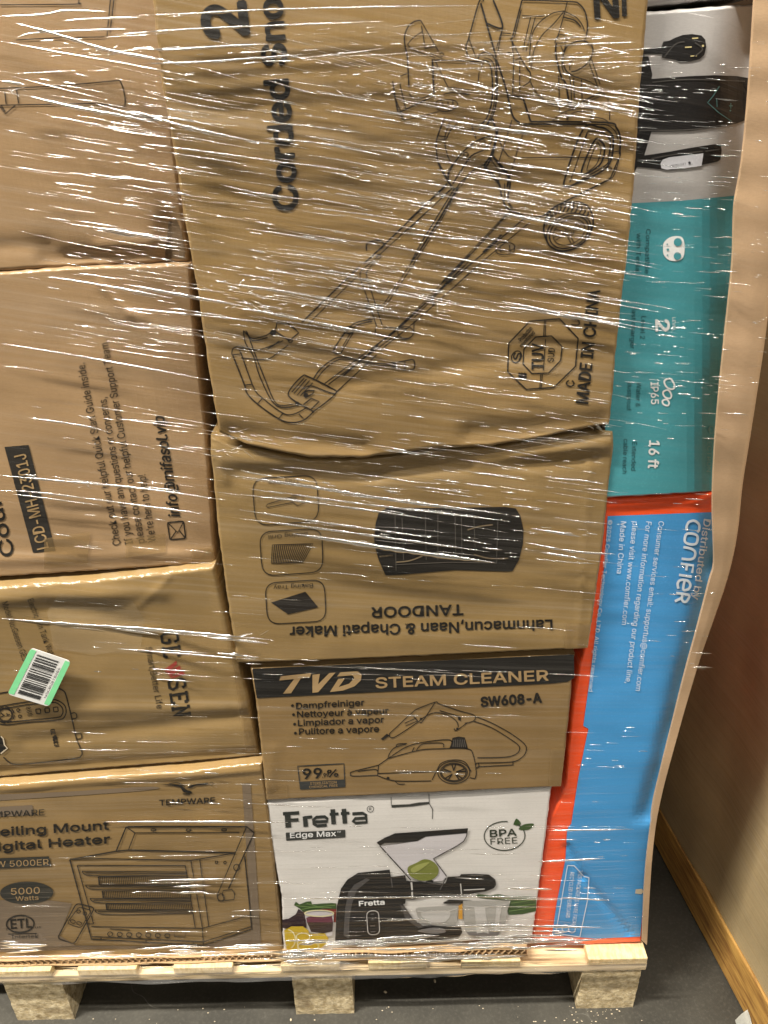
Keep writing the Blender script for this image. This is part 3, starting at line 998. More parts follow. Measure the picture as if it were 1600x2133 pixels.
p.text('99', (302, 965), (390, 960), 46, 0.035).text('.99', (392, 959), (424, 957), 20, 0.03).text('%', (418, 957), (468, 953), 33, 0.03)
p.done('printed_lettering', K_BLACK)
p = Print(tvd, S2)
p.line([(275, 905), (495, 893), (500, 1003), (288, 1015), (275, 905)], 1.8, False).fill([(283, 979), (499, 968), (500, 1003), (288, 1015)])
hyg = p.done('hygiene_badge', ink(0.03, 0.032, 0.032))
p = Print(tvd, S2, 1)
p.text('STERILIZATION', (335, 994), (460, 987), 12, 0.02).text('CHEMICAL FREE', (330, 1010), (465, 1002), 11, 0.02)
p.done('badge_lettering', K_KRAFT, on=hyg)
p = Print(tvd, S2)
p.lines([[(712, 750), (820, 650), (850, 630), (930, 600), (940, 605)], [(712, 765), (740, 765), (840, 700), (880, 670), (930, 650), (985, 660), (1030, 690), (1040, 720)], [(712, 750), (712, 765)],
         [(940, 605), (1040, 640), (1110, 660), (1120, 680), (1100, 695), (1070, 700)], [(930, 600), (870, 690), (855, 695)], [(820, 660), (850, 695)], [(950, 640), (1050, 670)], [(1020, 725), (1030, 735), (1080, 700)], [(1040, 670), (1050, 690)],
         [(1115, 665), (1200, 700), (1290, 750), (1355, 800), (1362, 835), (1340, 865), (1290, 885), (1130, 890)], [(1110, 690), (1190, 718), (1270, 765), (1325, 805), (1330, 830), (1310, 850), (1260, 862), (1130, 865)],
         [(1130, 908), (1300, 899)], [(1300, 880), (1300, 902)], [(660, 900), (740, 845), (800, 810), (880, 790), (1000, 780), (1000, 820)], [(700, 870), (850, 830), (950, 822), (1080, 822), (1110, 850), (1125, 930), (1120, 965)],
         [(655, 950), (740, 975), (910, 975)], [(655, 940), (930, 930)], [(915, 970), (940, 920), (960, 890), (1015, 875), (1070, 885), (1100, 930)], [(1095, 960), (1120, 965)], [(660, 900), (540, 930), (527, 942), (540, 952), (655, 948)],
         [(560, 930), (640, 920), (655, 930)], [(705, 865), (715, 840), (740, 815), (790, 800)], [(745, 815), (750, 800), (795, 797)], [(840, 830), (870, 800), (960, 795), (970, 815)], [(820, 835), (830, 815)], [(660, 900), (655, 950)],
         [(740, 978), (755, 990), (785, 990)], ellipse(1018, 935, 76, 53), ellipse(1018, 935, 64, 44), ellipse(1018, 935, 58, 39), ellipse(1130, 902, 8, 12, n=10)], 1.5)
for k in range(5):
    a = math.radians(-90 + 72 * k)
    for s in (-.16, .16):
        p.line([(1018 + 12 * math.cos(a), 935 + 9 * math.sin(a)), (1018 + 56 * math.cos(a + s), 935 + 38 * math.sin(a + s))], 2, False)
p.line([(785, 700), (840, 675), (845, 690), (790, 712), (785, 700)], 1.4, False)
p.fill([(670, 775), (700, 750), (712, 760), (680, 782)]).fill([(1003, 822), (1012, 770), (1040, 764), (1070, 768), (1085, 820)])
p.dot(1045, 678, 8).dot(1035, 727, 6).dot(862, 680, 6).dot(705, 962, 7)
p.done('printed_drawing', K_LINE)
p = Print(tvd, S2, 1)
for k in range(7):
    p.line([(1014 + k * 10, 815), (1019 + k * 8, 778)], 1.2, False)
p.done('cap_ribs', ink(.10, .09, .08))

# --- white juicer carton
fre = Box('juicer_carton', 0.016,
          [(556, 1672), (850, 1657), (1150, 1641)], [(1150, 1641), (1138, 1740), (1124, 1850), (1110, 1953)],
          [(590, 1981), (850, 1972), (1110, 1956)], [(556, 1672), (563, 1740), (574, 1810), (586, 1868), (588, 1930), (590, 1981)],
          M_white, depth=0.34, dent=0.0012, seed=11.0)
tag(fre.o, 'white carton printed with a colour picture of a black slow juicer', 'carton')
S3, S4, S5 = T(540, 1630, .4), T(680, 1700, .275), T(560, 1640, .1875)
p = Print(fre, S3)
for pts, w in (([(147, 155), (152, 235)], 30), ([(124, 163), (208, 158)], 18), ([(140, 198), (205, 194)], 18), ([(238, 176), (243, 231)], 24), ([(236, 183), (276, 179)], 16),
               ([(383, 139), (388, 217)], 24), ([(367, 166), (413, 163)], 15), ([(441, 137), (447, 214)], 24), ([(425, 162), (470, 159)], 15)):
    p.line(pts, w * .4, False)
p.line([(352, 222), (302, 226), (285, 216), (283, 194), (298, 181), (342, 178), (354, 188), (355, 202), (290, 205)], 6.4, False)
p.line([(485, 163), (540, 160), (555, 168), (560, 207), (503, 211), (489, 202), (500, 188), (554, 185)], 6.4, False)
p.done('brand_lettering', ink(0.022, 0.026, 0.024))
p = Print(fre, S3)
p.fill(roundquad([(138, 261), (448, 246), (449, 286), (141, 303)], .12)).line(ellipse(579, 138, 17, 16, n=20), 1.0).text('R', (574, 145), (585, 144), 15)
p.fill([(688, 117), (780, 113), (830, 104), (885, 101), (885, 112), (800, 124), (690, 131)]).line([(884, 60), (886, 110), (903, 140), (902, 190)], 1.2, False).line([(687, 75), (688, 117)], 1.0, False)  # dark strip painted for the shaded inside of the open flap slot
ntag = p.done('name_tag_and_slot', ink(0.03, 0.032, 0.03))
p = Print(fre, S3, 1)
p.text('Edge Max', (162, 289), (400, 278), 27, 0.028).text('TM', (405, 262), (425, 261), 9)
p.done('tag_lettering', K_WHITE, on=ntag)
p = Print(fre, S3)
p.line(ellipse(1278, 278, 106, 75, -2, a0=-50, a1=280), 1.8).text('BPA', (1203, 284), (1340, 277), 36, 0.03).text('FREE', (1205, 324), (1345, 316), 32, 0.0)
p.done('food_safe_mark', ink(0.035, 0.045, 0.03))
p = Print(fre, S3)
p.fill([(1325, 215), (1340, 188), (1362, 210), (1355, 225), (1330, 222)], True).fill([(1352, 240), (1380, 218), (1430, 215), (1410, 243), (1370, 248)], True)
p.with_t(S4).fill([(1125, 612), (1150, 588), (1240, 602), (1300, 590), (1380, 605), (1590, 612), (1588, 720), (1490, 742), (1380, 750), (1370, 720), (1395, 640), (1200, 625)])
p.with_t(S5).fill([(280, 1310), (300, 1270), (340, 1300), (420, 1270), (470, 1265), (480, 1300), (600, 1290), (700, 1285), (750, 1290), (750, 1350), (600, 1350), (500, 1370), (380, 1385), (350, 1350)])
greens = p.done('printed_greens', ink(0.035, 0.075, 0.018))
p = Print(fre, S4, 1)
p.lines([[(1400, 660), (1590, 630)], [(1390, 690), (1590, 665)], [(1385, 720), (1580, 690)], [(1200, 605), (1380, 625)]], 1.6)
p.with_t(S5).lines([[(300, 1310), (460, 1330), (740, 1310)], [(420, 1290), (600, 1340)], [(350, 1360), (500, 1335), (700, 1340)]], 1.6)
p.done('leaf_veins', ink(0.12, 0.20, 0.06), on=greens)
p = Print(fre, S5)
p.fill([(385, 1385), (600, 1352), (750, 1352), (745, 1500), (380, 1480)])
p.done('printed_tomato', ink(0.20, 0.02, 0.012))
p = Print(fre, S5, 1)
p.fill([(150, 1470), (220, 1460), (300, 1410), (330, 1350), (400, 1400), (420, 1560), (250, 1580), (150, 1560)])
p.done('printed_aubergine', ink(0.020, 0.006, 0.014))
p = Print(fre, S5, 2)
p.fill([(395, 1400), (430, 1378), (560, 1368), (690, 1382), (722, 1410), (715, 1600), (700, 1650), (640, 1660), (460, 1610), (418, 1500)])
p.with_t(S4).fill([(410, 230), (690, 190), (760, 155), (1065, 125), (1050, 180), (990, 225), (810, 320), (910, 455), (880, 490), (740, 500), (640, 470)])
p.done('printed_glass', ink(0.56, 0.53, 0.55))
p = Print(fre, S5, 3)
p.fill([(415, 1450), (470, 1432), (600, 1445), (700, 1432), (714, 1500), (424, 1500)])
juice = p.done('printed_juice', ink(0.13, 0.03, 0.055))
p = Print(fre, S5, 3)
p.fill([(424, 1500), (714, 1500), (708, 1600), (600, 1625), (470, 1605)])
p.done('printed_juice_shade', ink(0.022, 0.010, 0.012), on=juice)
p = Print(fre, S5, 3)
p.fill([(170, 1590), (250, 1545), (380, 1545), (440, 1590), (450, 1630), (620, 1620), (665, 1680), (640, 1740), (560, 1800), (340, 1815), (200, 1800), (180, 1700)])
lem = p.done('printed_lemons', ink(0.52, 0.36, 0.015))
p = Print(fre, S5, 4)
p.lines([ellipse(380, 1662, 75, 42), ellipse(440, 1765, 115, 50), ellipse(200, 1690, 95, 110, 0, 30, -80, 60), ellipse(560, 1400, 160, 34)], 1.8).fill([(310, 1700), (330, 1690), (325, 1770), (345, 1812), (320, 1812)])
p.done('lemon_outlines', ink(0.75, 0.70, 0.42), on=lem)
p = Print(fre, S4, 3)
p.fill([(65, 950), (80, 680), (110, 550), (160, 480), (240, 430), (480, 405), (488, 462), (598, 447), (606, 490), (900, 510), (920, 460), (1010, 455), (1020, 440), (1110, 437), (1230, 442), (1280, 480), (1285, 520), (1270, 545), (1210, 570),
        (1020, 600), (800, 602), (660, 632), (600, 630), (598, 662), (580, 668), (640, 760), (720, 830), (900, 840), (1020, 840), (1030, 880), (1000, 925), (800, 950), (600, 970), (160, 985), (90, 968)])
p.fill([(380, 200), (440, 165), (520, 130), (1070, 92), (1065, 128), (750, 155), (690, 187), (580, 200), (440, 205), (405, 225)]).fill([(740, 503), (790, 478), (812, 490), (800, 520)])
p.fill([(885, 655), (930, 632), (1050, 637), (1100, 640), (1100, 655), (1040, 662), (890, 664)])
p.line([(405, 225), (640, 485)], 1.8, False).line([(1070, 92), (1062, 150), (1040, 190), (990, 225), (810, 322), (910, 455)], 1.4, False)
jui = p.done('juicer_picture', ink(0.007, 0.006, 0.006))
p = Print(fre, S4, 4)
p.fill([(130, 900), (142, 700), (165, 580), (210, 520), (300, 470), (330, 480), (230, 560), (195, 660), (175, 780), (170, 930)])
p.fill([(560, 672), (590, 680), (650, 770), (740, 838), (700, 850), (600, 780)])
p.lines([[(490, 470), (500, 540)], [(760, 500), (870, 520)], [(860, 560), (905, 470)]], 2)
p.done('juicer_sheen', ink(0.07, 0.065, 0.065), on=jui)
p = Print(fre, S4, 4)
p.fill([(675, 702), (700, 692), (990, 676), (1002, 690), (980, 828), (850, 832), (700, 800)]).fill([(1035, 642), (1385, 640), (1345, 860), (1310, 905), (1180, 915), (1080, 905), (1050, 870)])
p.done('printed_jugs', ink(0.38, 0.365, 0.34))
p = Print(fre, S4, 5)
p.fill([(1120, 690), (1200, 685), (1230, 890), (1140, 895)]).fill([(1290, 670), (1330, 668), (1300, 870), (1270, 880)]).fill([(720, 730), (930, 720), (900, 800), (780, 800)], True)
p.lines([[(1040, 680), (1200, 690), (1375, 665)], [(690, 720), (850, 735), (990, 700)]], 2.0)
p.with_t(S4).fill([(637, 502), (650, 500), (656, 560), (643, 562)]).fill([(642, 575), (656, 573), (658, 624), (645, 626)]).fill([(1040, 556), (1200, 548), (1200, 556), (1042, 564)]).fill([(970, 466), (1090, 468), (1200, 482), (1090, 478)])
p.fill([(1012, 512), (1020, 511), (1028, 592), (1020, 594)])
rq = roundquad([(303, 720), (395, 714), (404, 895), (315, 901)], .45)
p.line(rq + [rq[0]], 1.4, False)
p.done('printed_reflections', ink(0.52, 0.50, 0.48))
p = Print(fre, S4, 5)
p.fill([(690, 870), (800, 845), (880, 850), (900, 880), (800, 890)], True).lines([[(335, 743), (360, 742)], [(337, 786), (362, 785)], [(333, 832), (368, 831)], [(335, 877), (372, 875)]], 1.2).fill([(1060, 880), (1320, 870), (1300, 905), (1180, 914), (1085, 905)])
p.done('printed_shades', ink(0.16, 0.15, 0.15))
p = Print(fre, S4, 5)
p.text('Fretta', (249, 681), (440, 669), 36, 0.04)
p.done('machine_lettering', K_WHITE, on=jui)
p = Print(fre, S4, 4)
p.fill([(620, 430), (620, 385), (680, 355), (740, 327), (800, 340), (845, 385), (845, 440), (800, 480), (720, 490), (650, 465)], True)
app = p.done('printed_apple', ink(0.17, 0.19, 0.035))
p = Print(fre, S4, 5)
p.fill([(640, 400), (700, 365), (780, 350), (720, 400), (660, 430)], True)
p.done('apple_shine', ink(0.30, 0.32, 0.09), on=app)
p = Print(fre, S4, 3)
p.fill([(1000, 680), (1030, 662), (1032, 780), (1000, 780)])
p.done('printed_orange', ink(0.60, 0.30, 0.04))

# --- left column: upper heater carton
top_l = Box('plain_kraft_carton', 0.038,
            [(-190, -130), (330, -130)], [(330, -130), (345, 100), (362, 300), (378, 420), (392, 546)],
            [(-190, 588), (0, 566), (170, 555), (392, 546)], [(-190, -130), (-190, 588)],
            M_kraft_warm, depth=0.35, dent=0.0017, seed=17.0,
            creases=[((0, 515), (100, 510), 0.004, 0.008), ((95, 540), (340, 535), 0.006, 0.010), ((210, 512), (345, 505), -0.003, 0.006), ((350, 470), (345, 540), 0.012, 0.012), ((0, 250), (380, 300), -0.0006, 0.03)])
tag(top_l.o, 'kraft carton at the top left with a printed torch-shaped outline and a torn corner', 'carton')
O1 = T(0, 0, .2875)
p = Print(top_l, O1)
p.lines([[(0, 35), (540, 30), (568, 20), (572, 0)], [(120, 290), (400, 275), (760, 267)]], 1.8)
p.lines([[(802, -20), (775, 265)], [(828, -20), (797, 240)], [(-60, 642), (0, 640), (400, 625), (870, 582)], [(-60, 764), (0, 762), (690, 750), (905, 772)], [(120, 645), (135, 750)], [(35, 665), (45, 755)], [(0, 770), (38, 825), (110, 765)], [(10, 765), (38, 808)]], 1.9, False)
p.line([(870, 582), (895, 650), (907, 720), (905, 772)], 2)
p.done('printed_drawing', K_LINE)
p = Print(top_l)
p.fill([(352, 462), (368, 458), (378, 480), (386, 538), (344, 538), (346, 505)])
p.done('torn_patch', ink(0.10, 0.065, 0.035), 'dark torn corner with frayed paper')

# --- left column: lettered heater carton
mid_l = Box('lettered_carton', 0.036,
            [(-190, 590), (0, 567), (160, 556), (300, 552), (396, 548)], [(396, 548), (402, 650), (416, 780), (430, 900), (441, 1050), (449, 1174)],
            [(-190, 1222), (0, 1204), (200, 1192), (449, 1176)], [(-190, 590), (-190, 1222)],
            M_kraft_warm, depth=0.36, dent=0.0015, seed=23.0, edge=0.004,
            creases=[((210, 590), (270, 655), -0.002, 0.004), ((270, 655), (300, 660), -0.002, 0.004), ((100, 1122), (440, 1165), -0.0015, 0.008), ((0, 1165), (440, 1150), -0.003, 0.008), ((30, 720), (420, 860), 0.002, 0.04)])
tag(mid_l.o, 'kraft carton with sideways customer support lettering and an envelope icon', 'carton')
N1, N2 = T(0, 900, .2875), T(0, 600, .5)
p = Print(mid_l)
for s, a, b in (('Check out our helpful Quick Start Guide inside.', (252, 1134), (176, 755)), ('If you have any questions or concerns,', (277, 1132), (221, 827)),
                ('please contact our helpful Customer Support Team.', (302, 1130), (224, 708)), ("We're here to help!", (325, 1128), (303, 988))):
    p.text(s, a, b, 16.5, 0.004)
p.text('info@mifasol.vip', (375, 1075), (341, 865), 23, 0.022, 0.22)
p.with_t(N1).text('Cour', (106, 885), (0, 470), 98, 0.02)
p.done('printed_lettering', K_BLACK)
p = Print(mid_l, N1)
rq = roundquad([(1213, 655), (1330, 645), (1346, 770), (1232, 780)], .12)
p.line(rq + [rq[0]], 2.2, False).lines([[(1220, 660), (1288, 728), (1330, 652)], [(1238, 775), (1276, 718)], [(1341, 765), (1298, 712)]], 1.9, False)
p.done('envelope_icon', K_BLACK)
p = Print(mid_l, N1)
p.fill([(33, 108), (207, 93), (402, 860), (240, 875)])
cbar = p.done('code_bar', ink(0.02, 0.017, 0.014))
p = Print(mid_l, N1, 1)
p.text('LCD-MH-2301J', (352, 835), (184, 155), 84, 0.012)
p.done('code_lettering', K_KRAFT, on=cbar)

# --- left column: water heater carton
gee = Box('dented_carton', 0.024,
          [(-190, 1240), (0, 1222), (200, 1208), (436, 1182), (447, 1178)], [(447, 1178), (470, 1270), (490, 1350), (515, 1440), (530, 1520), (541, 1576)],
          [(-190, 1640), (0, 1622), (200, 1606), (400, 1592), (541, 1580)], [(-190, 1240), (-190, 1640)],
          M_kraft2, depth=0.36, dent=0.0022, seed=31.0, edge=0.006,
          creases=[((60, 1545), (540, 1490), 0.004, 0.014), ((100, 1480), (500, 1470), -0.003, 0.012), ((0, 1610), (530, 1570), 0.006, 0.010), ((440, 1180), (520, 1560), -0.002, 0.006), ((0, 1245), (330, 1232), -0.007, 0.014), ((290, 1262), (352, 1202), -0.002, 0.004),
                   ((100, 1260), (280, 1300), 0.004, 0.02)])
tag(gee.o, 'dented kraft carton with sideways black lettering, one red letter and a boiler drawing', 'carton')
L1, L2 = T(0, 1200, .375), T(0, 1220, .1875)


def slab(p, letters, p0, p1, h, w):
    """square letters with slab serifs, drawn as strokes"""
    G = {'G': [[(.95, .75), (.8, 1), (.25, 1), (.05, .75), (.05, .25), (.25, 0), (.8, 0), (.92, .2), (.92, .45)], [(.6, .45), (1.0, .45)]],
         'E': [[(.95, 1), (.2, 1), (.2, 0), (.95, 0)], [(.2, .52), (.7, .52)], [(0, 1), (.3, 1)], [(0, 0), (.3, 0)], [(.93, 1), (.93, .8)], [(.93, 0), (.93, .2)]],
         'S': [[(.9, .8), (.75, 1), (.25, 1), (.08, .8), (.2, .58), (.8, .44), (.94, .2), (.75, 0), (.25, 0), (.08, .22)]],
         'N': [[(.2, 0), (.2, 1), (.82, 0), (.82, 1)], [(0, 0), (.4, 0)], [(0, 1), (.3, 1)], [(.65, 1), (1, 1)]]}
    d = Vector((p1[0] - p0[0], p1[1] - p0[1]))
    step = 1 / (len(letters) * 1.25 - .25)
    up = Vector((d.y, -d.x)).normalized() * h
    for i, ch in enumerate(letters):
        for st in G[ch]:
            p.line([tuple(Vector(p0) + d * (i * 1.25 + x) * step + up * y) for x, y in st], w, False)


p = Print(gee, L1)
slab(p, 'GE', (895, 318), (915, 455), 88, 6)
slab(p, 'SEN', (935, 575), (968, 788), 88, 6)
p.text('Smart,Better Life', (808, 398), (872, 738), 36, -0.006)
p.text('Electric Min Tank Water', (152, 133), (282, 470), 34, -0.004).text('Model No:Geesen GES-', (10, 150), (132, 490), 34, -0.004)
p.done('printed_lettering', K_BLACK)
p = Print(gee, L1)
p.fill([(912, 520), (980, 470), (985, 490), (930, 540)]).fill([(935, 535), (1000, 495), (1005, 515), (945, 562)]).fill([(950, 565), (1016, 520), (1026, 545), (962, 568)]).fill([(918, 515), (932, 508), (962, 566), (950, 568)])
p.done('red_letter', ink(0.25, 0.028, 0.018))
p = Print(gee, L2)
p.lines([[(-60, 1205), (0, 1195), (90, 1180)], [(650, 1140), (700, 1165), (735, 1220), (800, 1480), (850, 1700), (910, 1840), (900, 1890), (830, 1920), (400, 1970), (180, 1985), (100, 1960), (40, 1905)]], 2.1)
p.lines([[(785, 1420), (830, 1410), (850, 1425), (856, 1462), (840, 1475), (800, 1480)], [(845, 1645), (890, 1635), (905, 1650), (911, 1690), (895, 1700), (855, 1705)]], 1.8, False)
p.lines([[(-20, 1342), (300, 1290), (560, 1265), (640, 1275), (710, 1320), (735, 1380), (720, 1450), (650, 1490), (300, 1520), (80, 1545), (-20, 1530)], [(-20, 1378), (300, 1322), (540, 1300), (620, 1300), (680, 1340), (700, 1385), (690, 1430), (630, 1465), (300, 1495), (80, 1515), (-20, 1500)]], 1.8)
for cx, cy in ((425, 1395), (525, 1385), (620, 1375)):
    rq = roundquad([(cx - 28, cy - 24), (cx + 22, cy - 28), (cx + 28, cy + 22), (cx - 22, cy + 27)], .2)
    p.line(rq + [rq[0]], 1.6, False)
p.lines([ellipse(202, 1382, 16, 16, n=14), ellipse(222, 1452, 16, 16, n=14), ellipse(60, 1435, 70, 66), ellipse(60, 1435, 80, 76)], 1.5)
for k in range(8):
    p.line(ellipse(60, 1435, 98, 90, 0, 6, k * 45, k * 45 + 33), 2)
p.lines([[(10, 1415), (50, 1445)], [(10, 1460), (50, 1440)], [(70, 1420), (100, 1440)], [(70, 1450), (110, 1430)]], 1.8, False)
p.text('888', (285, 1352), (312, 1455), 52, -0.005)
slab(p, 'GE', (562, 1602), (575, 1655), 40, 2)
slab(p, 'SEN', (590, 1702), (612, 1795), 40, 2)
p.fill([(580, 1680), (620, 1655), (640, 1690), (600, 1715)])
p.done('printed_drawing', K_LINE)
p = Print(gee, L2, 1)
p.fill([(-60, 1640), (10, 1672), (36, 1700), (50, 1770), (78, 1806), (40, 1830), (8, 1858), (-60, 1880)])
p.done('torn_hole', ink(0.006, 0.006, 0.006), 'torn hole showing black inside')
p = Print(gee, L2, 2)
p.line([(10, 1672), (36, 1700), (50, 1770), (82, 1808), (45, 1835), (10, 1866)], 2.2, False)
p.done('torn_paper_edge', ink(0.60, 0.50, 0.36))
tape_mt, tnt, tb = nodes('clear_tape')
tb.inputs['Base Color'].default_value = (0.52, 0.42, 0.28, 1)
tb.inputs['Roughness'].default_value = 0.25
tb.inputs['Alpha'].default_value = 0.14
add_film(tnt, tb, 0.8, 0.6)
p = Print(gee, L1, 2)
p.fill([(330, 95), (740, 140), (800, 240), (780, 430), (640, 420), (520, 440), (300, 400), (262, 200)])
p.done('clear_tape', tape_mt)
tape2, tnt, tb = nodes('brown_tape')
tb.inputs['Base Color'].default_value = (0.30, 0.19, 0.075, 1)
tb.inputs['Roughness'].default_value = 0.22
tb.inputs['Alpha'].default_value = 0.42
add_film(tnt, tb, 0.8, 0.6)
for bx, pts in ((mid_l, [(92, 1122), (188, 1108), (182, 1176), (92, 1186)]), (mid_l, [(398, 1142), (444, 1138), (448, 1171), (400, 1175)]), (mid_l, [(262, 1122), (345, 1112), (345, 1150), (262, 1162)]),
                (tvd, [(556, 1632), (597, 1630), (600, 1664), (557, 1666)]), (tvd, [(1148, 1560), (1177, 1558), (1169, 1638), (1142, 1639)]), (gee, [(480, 1350), (489, 1350), (537, 1565), (512, 1568)]), (tan, [(1180, 1300), (1232, 1296), (1225, 1350), (1176, 1352)])):
    Print(bx, PXT, 2).fill(pts).done('tape_patch', tape2)


# --- left column: unit heater carton
tem = Box('ceiling_heater_carton', 0.014,
          [(-190, 1655), (0, 1636), (200, 1620), (400, 1606), (545, 1590)], [(545, 1590), (555, 1660), (568, 1760), (578, 1860), (588, 1965), (590, 1984)],
          [(-190, 2010), (0, 2000), (300, 1992), (590, 1984)], [(-190, 1655), (-190, 2010)],
          M_kraft, depth=0.36, dent=0.002, seed=41.0, edge=0.004, creases=[((0, 1645), (540, 1603), -0.003, 0.006), ((0, 1985), (580, 1972), 0.003, 0.01)])
tag(tem.o, 'kraft carton printed with a louvred ceiling heater and remote control', 'carton')
K1 = T(0, 1600, .375)
p = Print(tem, K1)
p.fill([(1345, 85), (1392, 83), (1420, 500), (1452, 1000), (1398, 1000), (1372, 500)]).fill([(-300, 160), (330, 133), (820, 103), (830, 122), (330, 158), (-300, 195)], True).fill([(-300, 232), (180, 205), (190, 260), (-300, 285)])
p.fill([(-300, 730), (280, 735), (400, 750), (330, 930), (420, 985), (1130, 992), (1398, 905), (1398, 1000), (600, 1003), (-300, 1030)])
p.done('grey_print_border', ink(0.175, 0.128, 0.085))
p = Print(tem, K1, 1)
p.text('TEMPWARE', (887, 208), (1195, 194), 31, 0.03).text('TEMPWARE', (-118, 280), (248, 262), 34, 0.002).text('Ceiling Mount', (-72, 382), (605, 340), 46, 0.035).text('Digital Heater', (-85, 466), (612, 416), 46, 0.035)
p.fill([(890, 92), (960, 89), (1010, 95), (1035, 120), (1062, 128), (1070, 142), (1020, 134), (1000, 106), (960, 98)]).fill([(1036, 112), (1065, 93), (1160, 79), (1150, 92), (1085, 98), (1058, 112)]).line([(1016, 143), (1058, 146)], 2, False).line([(940, 86), (990, 82), (1030, 104)], 1.4)
p.line(ellipse(1175, 87, 9, 9, n=14), .9)
p.text('Intertek', (65, 950), (215, 943), 22, 0.0).text('ETL', (62, 892), (178, 884), 50, 0.03).text('c', (34, 902), (46, 901), 16).text('us', (196, 890), (230, 887), 12).line(ellipse(113, 866, 76, 47, -2), 3).line([(45, 922), (205, 918)], 1.4, False)
p.done('printed_lettering', K_BLACK)
p = Print(tem, K1, 1)
p.fill([(-150, 506), (272, 490), (285, 545), (-150, 564)]).fill(ellipse(148, 693, 148, 63, -1, 44)[:-1])
bdg = p.done('badges', ink(0.022, 0.022, 0.018))
p = Print(tem, K1, 2)
p.text('TW 5000ER', (-58, 553), (272, 538), 33, 0.005).text('5000', (62, 704), (222, 696), 36, 0.01).text('Watts', (88, 738), (215, 731), 25, 0.01)
p.done('badge_lettering', K_KRAFT, on=bdg)
p = Print(tem, K1, 1)
p.lines([[(388, 508), (645, 462), (715, 455), (1305, 470)], [(388, 508), (508, 950), (1130, 985), (1400, 895), (1360, 490)], [(645, 462), (700, 330), (712, 325), (1370, 325), (1412, 360), (1270, 670)]], 2.3, False)
p.lines([[(388, 508), (560, 503), (1060, 512), (1110, 505), (1305, 472)], [(1060, 512), (1125, 890), (1130, 985)], [(1110, 508), (1160, 880)], [(430, 540), (1030, 542)], [(430, 540), (520, 865)], [(1030, 542), (1085, 888)], [(508, 880), (1125, 890), (1400, 815)],
         [(510, 935), (1130, 965), (1398, 880)], [(700, 325), (750, 360), (1330, 358)], [(750, 360), (715, 452)], [(1370, 325), (1205, 710), (1215, 738), (1245, 738)], [(1240, 680), (1290, 675), (1305, 700), (1300, 730), (1250, 735), (1235, 705), (1240, 680)]], 1.6, False)
for cx, cy, rx, ry in ((853, 343, 14, 6), (1048, 345, 14, 6), (1245, 343, 14, 6), (1315, 552, 17, 18), (1203, 523, 7, 7), (1250, 525, 7, 7), (1228, 718, 18, 20)):
    p.line(ellipse(cx, cy, rx, ry, n=16), 1.5)
for x0, x1, y, in ((455, 1040, 573), (475, 1050, 650), (500, 1058, 724), (525, 1070, 788)):
    p.lines([[(x0, y), (x0 + 35, y + 22), (x0 + 200, y + 26), (x1, y + 18)], [(x0, y), (x1, y + 4)], [(x0 + 20, y + 10), (x1, y + 12)]], 1.5)
for x0, x1, ya, yb in ((548, 1045, 603, 648), (570, 1055, 682, 722), (590, 1065, 754, 786)):
    n = 49
    for k in range(n):
        x = x0 + (x1 - x0) * k / (n - 1)
        p.line([(x, ya), (x + 5, yb)], 1.15 if k else 3, False)
    p.line([(x0, ya), (x1, ya)], 1.2, False).line([(x0, yb), (x1 + 5, yb)], 1.2, False)
for k in range(7):
    p.line(ellipse(612 + 53 * k, 922 + k * 1.5, 14, 12, n=14), 1.5).line([(600 + 53 * k, 938), (624 + 53 * k, 940)], 1.2, False)
p.lines([[(968, 905), (1030, 908), (1030, 938), (968, 935), (968, 905)], [(610, 893), (720, 900)], [(470, 865), (520, 865)]], 1.3, False)
for q, w in (([(425, 750), (527, 775), (412, 978), (318, 945)], 2.1), ([(440, 770), (508, 790), (450, 888), (372, 862)], 1.3)):
    rq = roundquad(q, .22)
    p.line(rq + [rq[0]], w, False)
p.lines([ellipse(437, 797, 10, 9, n=12), ellipse(472, 808, 10, 9, n=12), ellipse(405, 852, 14, 9, 20, 12), ellipse(440, 862, 14, 9, 20, 12)], 1.3)
p.dot(562, 947, 4).dot(812, 960, 4).dot(1075, 972, 4).dot(950, 905, 6)
p.done('printed_drawing', K_LINE)

# --- right column: charger carton, the carton above it and the blue and orange one below
lec = Box('charger_carton', 0.016,
          [(1310, 27), (1420, 18), (1600, 4)], [(1600, 4), (1580, 420), (1530, 1024)],
          [(1250, 1040), (1380, 1032), (1530, 1022)], [(1310, 27), (1290, 420), (1250, 1040)],
          M_grey, depth=0.34, dent=0.0012, seed=51.0, creases=[((1580, 20), (1512, 1030), 0.022, 0.026)])
tag(lec.o, 'grey and teal carton printed with a black car charger, standing on its end', 'carton')
Q1, R1 = T(1300, 0, .19685), T(1240, 380, .3141)
p = Print(lec)
p.fill([(1282, 425), (1420, 418), (1590, 402), (1540, 1019), (1255, 1034)])
teal = p.done('teal_panel', ink(0.06, 0.29, 0.335))
p = Print(lec, Q1)
p.fill([(170, 515), (400, 495), (415, 440), (480, 430), (540, 400), (620, 370), (720, 360), (820, 375), (860, 420), (870, 500), (850, 580), (800, 625), (700, 650), (590, 655), (540, 630), (400, 610), (405, 570), (170, 572)])
p.fill([(170, 560), (260, 600), (300, 790), (290, 835), (700, 805), (960, 795), (1200, 805), (1420, 845), (1400, 1150), (1290, 1270), (1180, 1310), (960, 1350), (700, 1385), (290, 1395), (240, 1560), (215, 1645), (450, 1610), (700, 1565), (960, 1525), (1020, 1530),
        (1035, 1580), (1020, 1690), (990, 1710), (830, 1745), (500, 1800), (380, 1790), (140, 1765), (100, 1850), (60, 1850), (60, 560)])
chg = p.done('charger_picture', ink(0.007, 0.006, 0.006))
p = Print(lec, Q1, 1)
